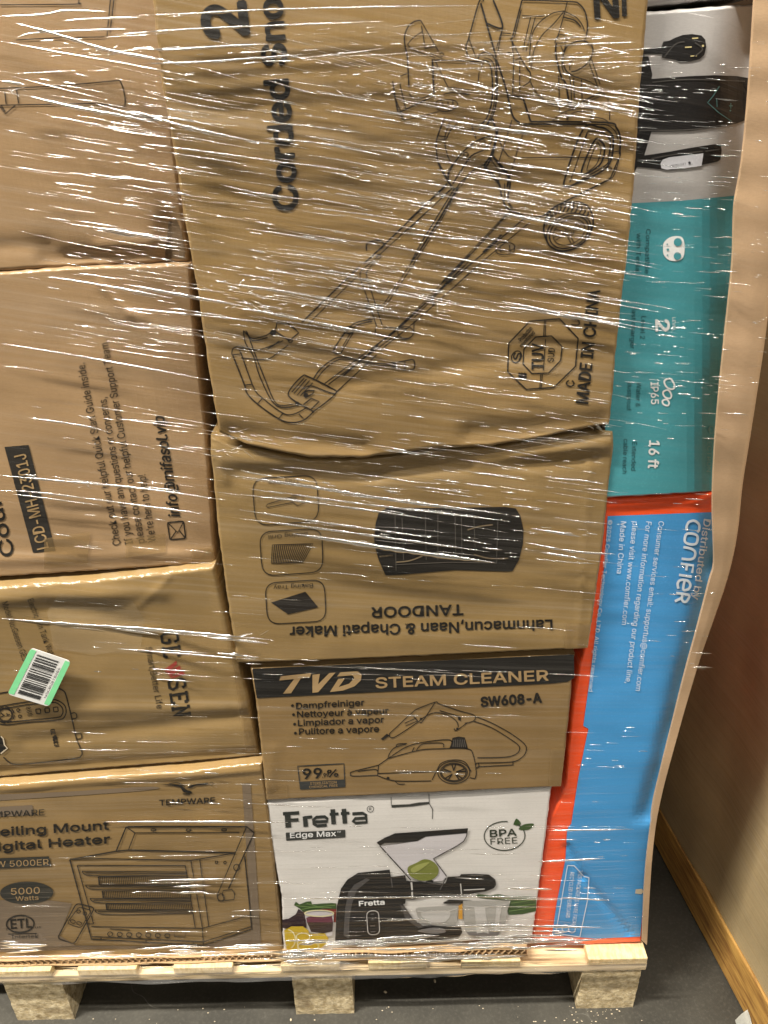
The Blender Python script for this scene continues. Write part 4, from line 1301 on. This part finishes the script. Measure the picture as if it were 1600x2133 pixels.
p.fill([(385, 1730), (410, 1690), (480, 1665), (840, 1622), (820, 1755), (640, 1780), (450, 1795), (395, 1780)])
hlab = p.done('handle_label', ink(0.56, 0.56, 0.60))
p = Print(lec, Q1, 2)
p.text('LECTRON', (650, 1722), (495, 1742), 18, 0.01).dot(693, 1722, 14)
p.done('handle_lettering', ink(0.06, 0.06, 0.07), on=hlab)
p = Print(lec, Q1, 1)
p.fill([(720, 400), (785, 396), (785, 408), (720, 412)]).fill([(645, 495), (715, 490), (715, 503), (645, 508)]).fill([(703, 588), (770, 584), (770, 596), (703, 600)]).dot(835, 485, 12)
p.done('plug_pins', ink(0.62, 0.52, 0.25), on=chg)
p = Print(lec, Q1, 1)
p.lines([[(1010, 910), (940, 1020), (885, 1085), (1000, 1190), (1140, 1285)], [(980, 1040), (985, 1130)], [(1130, 1090), (1130, 1150)], [(1110, 1120), (1150, 1120)]], 1.3, False).dot(1125, 1170, 9)
p.done('charger_glyphs', ink(0.08, 0.20, 0.20), on=chg)
p = Print(lec, Q1, 1)
p.lines([[(420, 610), (540, 470), (640, 440)], [(300, 870), (700, 840), (1280, 860)], [(160, 1380), (700, 1372), (1180, 1300)], [(290, 1680), (500, 1640), (830, 1600)], [(860, 1600), (1010, 1580)], [(750, 450), (830, 520), (740, 600)]], 2.2)
p.done('charger_sheen', ink(0.06, 0.055, 0.05), on=chg)
p = Print(lec, R1, 1)
for s, a, b in (('Compatible', (338, 308), (328, 605)), ('with Tesla', (276, 335), (268, 588)), ('Level 2', (308, 885), (298, 1038)), ('fast charger', (245, 825), (232, 1102)), ('Water &', (276, 1325), (268, 1488)),
                ('dustproof', (216, 1325), (208, 1512)), ('Extended', (246, 1720), (238, 1910)), ('cable reach', (190, 1700), (180, 1930))):
    p.text(s, a, b, 30, 0.0)
p.done('small_lettering', ink(0.012, 0.06, 0.07), on=teal)
p = Print(lec, R1, 1)
p.text('2', (402, 912), (403, 985), 88, 0.035).text('IP65', (368, 1325), (371, 1470), 50, 0.02).text('16 ft', (360, 1712), (351, 1892), 66, 0.03).text('LEVEL', (512, 895), (512, 985), 20)
p.fill([(450, 440), (455, 400), (500, 362), (570, 360), (592, 410), (586, 490), (550, 520), (490, 515), (455, 480)], True)
p.lines([[(462, 1312), (500, 1302), (526, 1345), (515, 1370), (480, 1362), (460, 1335), (462, 1312)], [(455, 1385), (485, 1378), (505, 1410), (495, 1432), (465, 1425), (450, 1402), (455, 1385)], [(450, 1445), (475, 1440), (490, 1462), (480, 1480), (455, 1472), (446, 1458), (450, 1445)]], 3)
p.done('white_lettering', K_WHITE, on=teal)
p = Print(lec, R1, 2)
p.fill(ellipse(548, 396, 27, 27, n=20)[:-1]).fill(ellipse(545, 488, 25, 25, n=20)[:-1]).dot(482, 445, 8).dot(478, 410, 5).dot(480, 482, 5)
p.done('icon_eyes', ink(0.06, 0.29, 0.335), on=teal)
p = Print(lec, R1, 1)
p.lift = 0.0019
p.text('PORTABLE EV CHARGING STATION', (885, 430), (806, 1420), 24, 0.0).text('LECTRON', (746, 1690), (738, 1920), 28, 0.0).line(ellipse(770, 1640, 18, 26, n=6), 1.6, False)
p.done('edge_lettering', ink(0.16, 0.33, 0.33), on=teal)

cap = Box('grey_carton', 0.020,
          [(1316, -130), (1612, -130)], [(1612, -130), (1602, -14)], [(1312, 16), (1420, 8), (1602, -6)], [(1316, -130), (1312, 16)], M_grey, depth=0.33, dent=0.001, seed=57.0)
tag(cap.o, 'plain pale grey carton at the top edge, above the car charger carton', 'carton')

com = Box('massager_carton', 0.022,
          [(1262, 1040), (1380, 1034), (1510, 1025)], [(1510, 1025), (1515, 1190), (1470, 1330), (1432, 1450), (1390, 1600), (1362, 1720), (1346, 1840), (1337, 1964)],
          [(1108, 1962), (1220, 1970), (1337, 1966)],
          [(1262, 1040), (1250, 1150), (1235, 1240), (1222, 1330), (1204, 1400), (1192, 1480), (1186, 1540), (1178, 1640), (1150, 1700), (1138, 1750), (1124, 1850), (1108, 1962)],
          M_orange, depth=0.33, dent=0.0015, seed=63.0, edge=0.004, cell=0.004,
          creases=[((1182, 1765), (1215, 1830), 0.005, 0.007), ((1215, 1830), (1310, 1945), 0.005, 0.009), ((1500, 1050), (1500, 1180), 0.016, 0.020), ((1500, 1180), (1350, 1700), 0.012, 0.018), ((1262, 1052), (1490, 1042), -0.003, 0.006)])
tag(com.o, 'bright blue carton with orange borders leaning at the right of the load', 'carton')
S1, S6 = T(1050, 1000, .34375), T(1050, 1550, .34375)
p = Print(com)
p.lift = 0.0009
p.fill([(1266, 1075), (1505, 1066), (1512, 1190), (1468, 1330), (1430, 1450), (1387, 1600), (1359, 1720), (1343, 1840), (1334, 1951), (1240, 1955), (1150, 1948), (1160, 1880), (1178, 1790), (1181, 1735), (1184, 1722), (1190, 1716), (1205, 1619), (1219, 1550), (1226, 1518), (1215, 1512), (1229, 1412), (1242, 1309), (1260, 1172)], cut=7)
blu = p.done('blue_panel', ink(0.055, 0.29, 0.62))
p = Print(com, S1, 1)
p.lift = 0.0019
for s, a, b, h in (('Consumer services email: supportus@comfier.com', (938, 248), (797, 1275), 33), ('For more information regarding our product line,', (862, 250), (735, 1230), 33), ('please visit www.comfier.com', (780, 250), (713, 875), 33),
                   ('Made in China', (708, 250), (683, 565), 33)):
    p.text(s, a, b, h, 0.0)
p.text('©2025 Comfier Technology Co.,LTD. All rights reserved', (632, 240), (512, 1280), 25, -0.004).text('Distributed by', (1212, 235), (1142, 722), 42, 0.02)
d0, d1 = Vector((1113, 240)), Vector((1034, 742))
dd = d1 - d0
uu = Vector((-dd.y, dd.x)).normalized() * -78
LG = [[(.13, .9), (.09, 1), (.03, .9), (0, .5), (.03, .1), (.09, 0), (.13, .1)], [(.22, 0), (.17, .1), (.155, .5), (.17, .9), (.22, 1), (.27, .9), (.285, .5), (.27, .1), (.22, 0)], [(.33, 0), (.335, .6), (.36, .92), (.40, 1), (.44, .92), (.465, .6), (.47, 0)],
      [(.53, 0), (.53, .98), (.62, .98)], [(.53, .5), (.60, .5)], [(.665, 0), (.665, 1)], [(.72, .5), (.83, .5), (.82, .85), (.775, 1), (.73, .85), (.715, .5), (.73, .12), (.775, 0), (.83, .12)], [(.885, 0), (.885, .98), (.95, .95), (.975, .75), (.95, .52), (.885, .5)], [(.93, .5), (.985, 0)]]
for st in LG:
    p.line([tuple(d0 + dd * x + uu * y) for x, y in st], 5.2, len(st) > 4)
p.with_t(S6).text('THIS PACKAGE IS MADE FROM', (452, 762), (412, 1092), 24, -0.004).text('RECYCLED PAPERBOARD', (402, 775), (374, 1052), 24, -0.004)
p.lines([[(385, 735), (313, 1148)], [(515, 810), (505, 950), (459, 1168)], [(385, 735), (425, 737), (485, 803), (516, 809)], [(313, 1148), (459, 1168)]], 1.5, False).lines([ellipse(372, 1116, 20, 24, n=16), ellipse(412, 1120, 20, 24, n=16)], 1.3)
p.done('white_lettering', ink(0.66, 0.74, 0.82), on=blu)
p = Print(com, S6, 2)
p.fill([(798, 880), (835, 876), (848, 895), (830, 910), (795, 905)])
p.done('torn_spot', ink(0.55, 0.48, 0.36))

# --- folded cardboard guard at the right edge of the load
def guard():
    lf = [(1580, -130), (1573, 0), (1560, 200), (1546, 340), (1531, 430), (1527, 545), (1511, 700), (1498, 830), (1490, 930), (1485, 1050), (1488, 1170), (1480, 1205), (1450, 1320), (1428, 1400), (1403, 1500), (1369, 1640), (1352, 1750), (1343, 1840), (1338, 1960)]
    rt = [(1680, -130), (1672, 0), (1655, 200), (1640, 340), (1626, 500), (1608, 600), (1592, 720), (1577, 820), (1563, 910), (1547, 1010), (1538, 1100), (1526, 1165), (1508, 1230), (1462, 1362), (1438, 1440), (1412, 1530), (1376, 1665), (1360, 1770), (1348, 1965)]
    lf, rt = smooth(lf, 5), smooth(rt, 5)
    n = 150
    lf, rt = resample(lf, n), resample(rt, n)
    bm = bmesh.new()
    rows = []
    for i in range(n + 1):
        w = math.sin(i * .9) * .0006 + .0008 * noise.noise((i * .13, 2.0, 0.0))
        g_ = min(1, max(0, (lf[i][1] - 900) / 600))
        a, b = on_y(*lf[i], -0.026 + .036 * g_ + w), on_y(*rt[i], -0.014 + .028 * g_ + w * .5)
        mid_ = a.lerp(b, .82) + Vector((0, -0.004, 0))
        c = Vector((b.x + 0.006, 0.25, b.z))
        e = Vector((b.x - 0.01, 0.55, b.z))
        th = 0.0045
        rows.append([bm.verts.new(q) for q in (a, a.lerp(b, .4) + Vector((0, -0.002, 0)), mid_, b, c, e, e - Vector((th, 0, 0)), c - Vector((th, 0, 0)), b + Vector((-th, th, 0)), mid_ + Vector((0, th, 0)), a + Vector((0, th, 0)))])
    for r0, r1 in zip(rows, rows[1:]):
        for k in range(11):
            bm.faces.new((r0[k], r0[(k + 1) % 11], r1[(k + 1) % 11], r1[k]))
    bm.faces.new(rows[0])
    bm.faces.new(rows[-1][::-1])
    bmesh.ops.recalc_face_normals(bm, faces=bm.faces)
    me = bpy.data.meshes.new('edge_guard')
    bm.to_mesh(me)
    bm.free()
    for q in me.polygons:
        q.use_smooth = True
    me.set_sharp_from_angle(angle=math.radians(55))
    o = link('edge_guard', me, M_sheet)
    tag(o, 'folded plain cardboard guard running down the right edge of the load', 'cardboard guard')


guard()

# ------------------------------------------------------------------ neighbouring pallet load on the right
nb_dir = Vector((-0.128, 1, 0)).normalized()
nb_out = Vector((-nb_dir.y, nb_dir.x, 0))          # faces our pallet
nb_org = Vector((0.643, 0, 0))


def nb(s, d, z):
    """s along the side (away from the camera), d into the load, z up"""
    q = nb_org + nb_dir * s - nb_out * d
    return Vector((q.x, q.y, z))


def slabbox(name, s0, s1, d0, d1, z0, z1, mat, parent=None, bevel=0.0):
    v = [nb(s, d, z) for z in (z0, z1) for s, d in ((s0, d0), (s1, d0), (s1, d1), (s0, d1))]
    return solid(name, v, [(0, 1, 2, 3), (4, 7, 6, 5), (0, 4, 5, 1), (1, 5, 6, 2), (2, 6, 7, 3), (3, 7, 4, 0)], mat, parent, bevel)


np_ = bpy.data.objects.new('pallet', None)
COL.objects.link(np_)
np_.location = nb_org
tag(np_, 'orange-brown varnished wooden pallet under the big wrapped carton at the right', 'pallet')


def child(o):
    o.parent = np_
    o.matrix_parent_inverse = Matrix.Translation(-nb_org)
    return o


child(slabbox('side_beam', -0.14, 1.25, 0.0, 0.04, 0.004, 0.104, M_beam, None, 0.003))
child(slabbox('side_beam', -0.14, 1.25, 0.70, 0.74, 0.004, 0.104, M_beam, None, 0.003))
for s0 in (-0.13, 0.15, 0.5, 0.85, 1.1):
    child(slabbox('deck_board', s0, s0 + .11, 0.045, 0.695, 0.082, 0.103, M_beam, None, 0.002))


def wrapped():
    bm = bmesh.new()
    ns, nz = 110, 120
    s0, s1, z0, z1 = -0.13, 1.22, 0.107, 1.75
    rows = []
    for j in range(nz + 1):
        z = z0 + (z1 - z0) * j / nz
        row = []
        for i in range(ns + 1):
            s = s0 + (s1 - s0) * i / ns
            e = min(s - s0, s1 - s)
            d = 0.002 + (0.012 - math.sqrt(max(0, .012 ** 2 - (.012 - e) ** 2)) if e < .012 else 0)
            d += 0.006 * noise.noise((s * 3, z * 3, 4.0)) + 0.002 * noise.noise((s * 9, z * 11, 8.0))
            d += 0.004 * math.exp(-((s - 0.16 - 0.1 * z) / 0.05) ** 2) * (1 if z < .9 else math.exp(-((z - .9) / .2) ** 2))
            row.append(bm.verts.new(nb(s, max(0.001, d), z)))
        rows.append(row)
    for a, b in zip(rows, rows[1:]):
        for i in range(ns):
            bm.faces.new((a[i], a[i + 1], b[i + 1], b[i]))
    ring = rows[0][:] + [r[-1] for r in rows[1:]] + rows[-1][-2::-1] + [r[0] for r in rows[-2:0:-1]]
    back = [bm.verts.new(v.co - nb_out * 0.72) for v in ring]
    for i in range(len(ring)):
        j = (i + 1) % len(ring)
        bm.faces.new((ring[i], ring[j], back[j], back[i]))
    bm.faces.new(back)
    bmesh.ops.recalc_face_normals(bm, faces=bm.faces)
    me = bpy.data.meshes.new('wrapped_carton')
    bm.to_mesh(me)
    bm.free()
    for q in me.polygons:
        q.use_smooth = True
    me.set_sharp_from_angle(angle=math.radians(50))
    o = link('wrapped_carton', me, M_wrapbox)
    tag(o, 'big film-wrapped brown carton on the neighbouring pallet, side in shadow', 'carton')


wrapped()

# ------------------------------------------------------------------ barcode sticker
def sticker():
    Mx = T(0, 1220, .1875)
    cn = [Vector(Mx(q)) for q in [(345, 690), (790, 840), (545, 1345), (82, 1205)]]
    Y = 0.010

    def uv(u, v, lift=0.0):
        q = (cn[0] * (1 - u) + cn[1] * u) * (1 - v) + (cn[3] * (1 - u) + cn[2] * u) * v
        return on_y(q.x, q.y, Y - lift)
    rq = roundquad([(0, 0), (1, 0), (1, 1), (0, 1)], .09, 5)
    bm = bmesh.new()
    fr = [bm.verts.new(uv(*q)) for q in rq]
    bk = [bm.verts.new(uv(*q) + Vector((0, .0006, 0))) for q in rq]
    bm.faces.new(fr)
    bm.faces.new(bk[::-1])
    for i in range(len(fr)):
        bm.faces.new((fr[i - 1], fr[i], bk[i], bk[i - 1]))
    bmesh.ops.recalc_face_normals(bm, faces=bm.faces)
    me = bpy.data.meshes.new('barcode_sticker')
    bm.to_mesh(me)
    bm.free()
    o = link('barcode_sticker', me, plain('sticker_paper', (0.78, 0.77, 0.75), .45))
    tag(o, 'white barcode sticker with two mint green edges stuck on the film', 'sticker')

    def quads(name, qs, mat, lift):
        v, f = [], []
        for u0, v0, u1, v1 in qs:
            k = len(v)
            v += [uv(u0, v0, lift), uv(u1, v0, lift), uv(u1, v1, lift), uv(u0, v1, lift)]
            f.append((k, k + 1, k + 2, k + 3))
        me_ = bpy.data.meshes.new(name)
        me_.from_pydata([tuple(q) for q in v], [], f)
        return link(name, me_, mat, o)
    quads('green_edge', [(0.0, .06, .145, .94), (0.012, .025, .145, .06), (0.012, .94, .145, .975)], plain('mint_ink', (0.24, 0.74, 0.36), .4), .0003)
    quads('green_edge', [(.865, .06, 1.0, .94), (.865, .025, .988, .06), (.865, .94, .988, .975)], bpy.data.materials['mint_ink'], .0003)
    rnd = random.Random(3)
    bars, v = [], .08
    while v < .93:
        w = rnd.choice((.006, .008, .014, .02))
        bars.append((.20, v, .74, v + w))
        v += w + rnd.choice((.006, .009, .016, .026))
    quads('bar_code', bars, plain('black_print', (0.02, 0.02, 0.02), .5), .0004)
    gl, fs = glyphs('tsSCRU878086', 0.02, 0)
    x1 = max(q[0] for q in gl)
    hh = cap_height(.02)
    a, b = (.865, .80), (.865, .14)
    me_ = bpy.data.meshes.new('sticker_lettering')
    me_.from_pydata([tuple(uv(.845 - .055 * q[1] / hh, .86 - .66 * q[0] / x1, .0005)) for q in gl], [], fs)
    link('sticker_lettering', me_, bpy.data.materials['black_print'], o)


sticker()


# ------------------------------------------------------------------ stretch film: gathered folds and loose veils
def film_y(x, z):
    """front of the taut film over the load"""
    if x < -0.20:
        return 0.006 + min(1, (-0.20 - x) / 0.12) * 0.018 * (1 if z > .8 else .2)
    if x < 0.26:
        return -0.010
    return -0.010 - min(1, (x - 0.26) / 0.1) * 0.026


def slope_at(x, y, r):
    if y < 160:
        base = -0.055 if r.random() < .5 else 0.24
    elif y < 1150:
        base = 0.165 - 0.05 * max(0, (y - 700) / 450)
    elif y < 1450:
        base = 0.10 - 0.06 * (y - 1150) / 300
    elif y < 1700:
        base = 0.035
    else:
        base = 0.002
    if x > 1270:
        base = base * .35
    return base + r.gauss(0, .022 if y < 1200 else .012)


class Film:
    def __init__(self):
        self.v, self.f, self.mi = [], [], []

    def fold(self, pts, w, h=None, mat=0):
        """a raised pleat of film: arched section, tapering to nothing at both ends"""
        if h is None:
            h = w * .5
        prof = [(-.5, 0), (-.36, .62), (-.12, .96), (.12, .96), (.36, .62), (.5, 0)]
        n = len(pts)
        base = len(self.v)
        for i, (px, py) in enumerate(pts):
            t = i / (n - 1)
            k = min(1, 4 * t + .15, 4 * (1 - t) + .15) * (0.7 + .5 * noise.noise((px * .05, py * .3, w)))
            a, c = pts[max(0, i - 1)], pts[min(n - 1, i + 1)]
            dx, dy = c[0] - a[0], c[1] - a[1]
            L = math.hypot(dx, dy) or 1
            nx, ny = -dy / L, dx / L
            p0 = on_y(px, py, 0)
            yy = film_y(p0.x, p0.z)
            for s, hh in prof:
                self.v.append(on_y(px + nx * s * w * k, py + ny * s * w * k, yy - hh * h * k * 0.00062))
        m_ = len(prof)
        for i in range(n - 1):
            for j in range(m_ - 1):
                q = base + i * m_ + j
                self.f.append((q, q + 1, q + m_ + 1, q + m_))
                self.mi.append(mat)

    def dash(self, x, y, length, w, sl, r, bend=0.0):
        n = max(4, int(length / 12))
        pts = []
        for i in range(n + 1):
            t = i / n
            px = x + length * t
            py = y + length * t * sl + bend * math.sin(t * math.pi) + 0.35 * noise.noise((px * .03, y, 0.0))
            pts.append((px, py))
        self.fold(pts, w)

    def veil(self, pts, w):
        """a loose flat strip of film"""
        n = len(pts)
        base = len(self.v)
        for i, (px, py) in enumerate(pts):
            p0 = on_y(px, py, 0)
            for k in range(7):
                s = k / 6 - .5
                yy = film_y(p0.x, p0.z) + 0.003 - 0.002 * noise.noise((px * .02, (py + s * w) * .09, 0.0))
                self.v.append(on_y(px, py + s * w * (0.8 + .3 * noise.noise((px * .008, py, 5.0))), yy))
        for i in range(n - 1):
            for k in range(6):
                q = base + i * 7 + k
                self.f.append((q, q + 1, q + 8, q + 7))
                self.mi.append(1)


F = Film()
r = random.Random(11)
# long gathered ropes seen one by one
ROPES = [([(0, 34), (90, 30), (135, 22), (222, 24)], 6), ([(130, 43), (190, 39), (290, 36)], 5), ([(36, 78), (60, 70), (110, 66), (180, 63), (262, 60)], 6), ([(240, 72), (340, 64), (450, 58), (600, 52), (800, 44)], 5),
         ([(290, 31), (400, 28), (560, 20), (800, 14), (1000, 12)], 5), ([(276, 101), (360, 103), (470, 96), (560, 92)], 6), ([(290, 132), (400, 130), (520, 122), (640, 113)], 5), ([(34, 48), (120, 72), (230, 105), (360, 128)], 8),
         ([(0, 85), (120, 108), (260, 132), (380, 155)], 4), ([(0, 168), (52, 176)], 6), ([(60, 200), (150, 222), (250, 240), (330, 257)], 8), ([(198, 216), (280, 238), (350, 254), (440, 276), (560, 300)], 6), ([(270, 230), (360, 255)], 6),
         ([(195, 473), (260, 484), (350, 500)], 7), ([(98, 576), (200, 592), (355, 620)], 5), ([(258, 592), (360, 610), (520, 640)], 5), ([(260, 641), (400, 655), (560, 672)], 4), ([(0, 715), (80, 728), (200, 748), (440, 792)], 4),
         ([(60, 870), (180, 888), (230, 902)], 4), ([(0, 990), (150, 1004), (300, 1018), (470, 1042)], 4), ([(0, 1022), (100, 1028), (420, 1070)], 3), ([(300, 300), (460, 320), (640, 345)], 4), ([(850, 235), (960, 255), (1060, 270), (1180, 285)], 5),
         ([(1010, 436), (1100, 455), (1200, 476), (1310, 502)], 6), ([(1045, 627), (1120, 643), (1200, 660), (1290, 676)], 5), ([(800, 480), (930, 496), (1000, 500)], 4), ([(485, 640), (560, 652), (700, 680), (830, 706)], 6), ([(470, 590), (600, 608), (760, 640)], 4),
         ([(480, 990), (640, 1012), (830, 1042), (1060, 1072)], 5), ([(500, 1062), (700, 1092), (900, 1120)], 4), ([(500, 1080), (720, 1108), (1020, 1150)], 4), ([(610, 1112), (700, 1125), (850, 1148), (1030, 1172)], 9), ([(500, 1030), (690, 1052), (900, 1082)], 4),
         ([(560, 1022), (720, 1045), (1060, 1086)], 4), ([(0, 1288), (90, 1296), (180, 1302), (330, 1312), (480, 1325), (560, 1332)], 6), ([(230, 1308), (330, 1322)], 5), ([(430, 1328), (560, 1340)], 4), ([(230, 1350), (430, 1366), (540, 1375)], 3), ([(450, 1360), (540, 1370)], 4),
         ([(1105, 1100), (1210, 1118)], 5), ([(1095, 1130), (1190, 1148), (1280, 1154)], 5), ([(1125, 1150), (1220, 1165)], 4), ([(0, 1962), (40, 1962)], 6), ([(0, 1969), (98, 1969)], 7), ([(215, 1712), (420, 1712), (600, 1713)], 4), ([(310, 1834), (500, 1831)], 4), ([(360, 1847), (440, 1845)], 4),
         ([(365, 1860), (430, 1858)], 4), ([(590, 1872), (760, 1870), (1000, 1868), (1180, 1872)], 3), ([(930, 1930), (1060, 1928), (1250, 1932)], 5), ([(960, 1938), (1200, 1940)], 3), ([(590, 1960), (700, 1958)], 3), ([(1050, 1850), (1150, 1852)], 4), ([(1120, 1795), (1260, 1788)], 3),
         ([(1140, 1730), (1320, 1727)], 3), ([(1170, 1870), (1270, 1875)], 3)]
for pts, w in ROPES:
    sp = resample(smooth(pts, 8), max(8, int(abs(pts[-1][0] - pts[0][0]) / 12)))
    F.fold(sp, w * 1.6)
    if w >= 5:
        off = r.uniform(3, 7)
        k = len(sp)
        a_, b_ = sorted(r.sample(range(k), 2)) if k > 4 else (0, k - 1)
        if b_ - a_ > 3:
            F.fold([(x, y + off) for x, y in sp[a_:b_]], w * .6)


def scatter(n, x0, x1, y0, y1, wmin, wmax, lmin, lmax, strands=None):
    """dashes strung along common pull lines"""
    i = 0
    while i < n:
        x, y = r.uniform(x0, x1), r.uniform(y0, y1)
        sl = slope_at(x, y, r)
        k = r.randint(1, 5)
        for _ in range(k):
            L = lmin * (lmax / lmin) ** (r.random() ** 1.5)
            w = wmin * (wmax / wmin) ** (r.random() ** 1.8)
            F.dash(x, y, L, w, sl + r.gauss(0, .008), r, r.gauss(0, L * .012))
            x += L + r.uniform(4, 70)
            y += L * sl + r.gauss(0, 1.5)
            i += 1
            if x > x1:
                break


scatter(400, 380, 1250, 60, 420, 1.38, 6.9, 18, 240)
scatter(160, 780, 1330, 90, 300, 1.38, 6.6, 15, 144)
scatter(90, 420, 1250, 640, 900, 1.2, 4.6, 20, 170)
scatter(240, 420, 1250, 380, 640, 1.26, 6.3, 20, 272)
scatter(160, 420, 780, 480, 760, 1.26, 5.4, 18, 208)
scatter(244, 0, 380, 80, 720, 1.15, 5.1, 26, 208)
scatter(55, 0, 440, 720, 1180, 1.03, 4.2, 24, 200)
scatter(132, 440, 1240, 880, 1120, 1.15, 5.1, 16, 180)
scatter(51, 450, 1230, 1120, 1400, 1.03, 3.9, 20, 160)
scatter(204, 1270, 1520, 120, 900, 1.15, 5.1, 10, 60)
scatter(44, 1240, 1480, 900, 1400, 0.92, 3.3, 10, 60)
scatter(42, 0, 520, 1220, 1600, 0.92, 3.6, 20, 140)
scatter(38, 0, 580, 1600, 1990, 0.92, 3.6, 30, 200)
scatter(34, 530, 1180, 1380, 1640, 0.92, 3.3, 20, 140)
scatter(51, 580, 1140, 1680, 1970, 0.92, 3.6, 30, 220)
scatter(34, 1140, 1330, 1450, 1950, 0.92, 3.3, 14, 80)
scatter(42, 1560, 1600, 40, 800, 0.92, 3.3, 8, 30)
# knots of crumpled film
for cx, cy, n, sp in ((200, 110, 8, 14), (20, 188, 8, 12), (500, 600, 20, 40), (545, 645, 22, 45), (840, 190, 30, 60), (900, 180, 20, 50), (475, 905, 10, 22), (480, 940, 8, 16), (1255, 888, 8, 14), (1010, 100, 8, 20), (165, 1010, 5, 12), (520, 1330, 8, 22)):
    for _ in range(n):
        x, y = cx + r.gauss(0, sp), cy + r.gauss(0, sp * .25)
        F.dash(x, y, r.uniform(6, 26), r.uniform(1.2, 3.4), r.gauss(.1, .35), r)


# film gathered round the edge of the pallet deck
def deck_film():
    base = len(F.v)
    n, k = 120, 9
    for i in range(n + 1):
        x = -0.73 + 1.175 * i / n
        for j in range(k):
            t = j / (k - 1)
            z = 0.172 - t * (0.036 + .006 * noise.noise((x * 9, 1.0, 0.0)))
            y = -0.015 - 0.006 * math.sin(t * 9 + x * 5) * .5 + 0.004 * noise.noise((x * 22, z * 120, 0.0))
            F.v.append(Vector((x, y, z)))
    for i in range(n):
        for j in range(k - 1):
            q = base + i * k + j
            F.f.append((q, q + 1, q + k + 1, q + k))
            F.mi.append(1)
    for _ in range(150):
        x = r.uniform(-40, 1180)
        yb = 2046 - x * .037
        F.dash(x, yb - r.uniform(10, 62), r.uniform(20, 160), r.uniform(2, 8), -0.035 + r.gauss(0, .03), r)


deck_film()
me = bpy.data.meshes.new('stretch_film')
me.from_pydata([tuple(v) for v in F.v], [], F.f)
me.materials.append(M_fold)
me.materials.append(M_veil)
me.polygons.foreach_set('material_index', F.mi)
me.polygons.foreach_set('use_smooth', [True] * len(F.f))
film = bpy.data.objects.new('stretch_film', me)
COL.objects.link(film)
tag(film, 'clear stretch film pulled in glossy streaks round the whole load', 'plastic wrap')


# ------------------------------------------------------------------ small things on the floor
def chip(px, py, size, label, name='wood_chip', col=(0.62, 0.52, 0.36), group=None):
    c = on_z(px, py, 0)
    bm = bmesh.new()
    bmesh.ops.create_icosphere(bm, subdivisions=1, radius=size)
    for v in bm.verts:
        v.co = Vector((v.co.x * 1.4, v.co.y * .8, max(-size * .3, v.co.z * .45))) * (1 + .4 * noise.noise(v.co * 300 + c * 50))
    me_ = bpy.data.meshes.new(name)
    bm.to_mesh(me_)
    bm.free()
    o = link(name, me_, plain('chip_wood', col, .8))
    o.location = (c.x, c.y, size * .35)
    o.rotation_euler.z = (px * 7.3) % 3
    tag(o, label, 'chip', group)


chip(906, 2044, 0.0028, 'pale wood chip in the shade under the pallet, beside the middle foot, farther one', group='wood chips on the floor')
chip(803, 2067, 0.0026, 'pale wood chip in the shade right beside the middle pallet foot', group='wood chips on the floor')
chip(606, 2125, 0.002, 'tiny pale wood chip on the floor left of the middle pallet foot', group='wood chips on the floor')
rr = random.Random(5)
bm = bmesh.new()
for _ in range(150):
    px, py = rr.choice((rr.gauss(1220, 45), rr.uniform(20, 1500))), rr.uniform(2095, 2190)
    c = on_z(px, py, 0)
    s = rr.uniform(.0004, .0013)
    bmesh.ops.create_icosphere(bm, subdivisions=1, radius=s, matrix=Matrix.Translation((c.x, c.y, s * .5)) @ Matrix.Diagonal((1.6, .8, .6, 1)))
me = bpy.data.meshes.new('wood_crumbs')
bm.to_mesh(me)
bm.free()
tag(link('wood_crumbs', me, plain('crumb_wood', (0.6, 0.5, 0.36), .8)), 'pale wood crumbs scattered over the concrete in front of the pallet', 'crumbs', kind='stuff')

# scrap of white plastic at the foot of the neighbouring pallet
bm = bmesh.new()
c = on_z(1546, 2118, 0)
rows = []
for i in range(9):
    t = i / 8
    row = []
    for j in range(4):
        q = nb(-0.025 - t * .05, -0.004 - j * .006 - .004 * t, .002 + .03 * (1 - t) * (1 - j / 3) + .004 * math.sin(t * 5 + j))
        row.append(bm.verts.new(q))
    rows.append(row)
for a, b in zip(rows, rows[1:]):
    for j in range(3):
        bm.faces.new((a[j], a[j + 1], b[j + 1], b[j]))
bmesh.ops.solidify(bm, geom=bm.faces[:], thickness=.0008)
me = bpy.data.meshes.new('plastic_scrap')
bm.to_mesh(me)
bm.free()
tag(link('plastic_scrap', me, plain('white_plastic', (0.72, 0.72, 0.66), .4)), 'small white plastic scrap on the floor against the orange-brown beam', 'scrap')
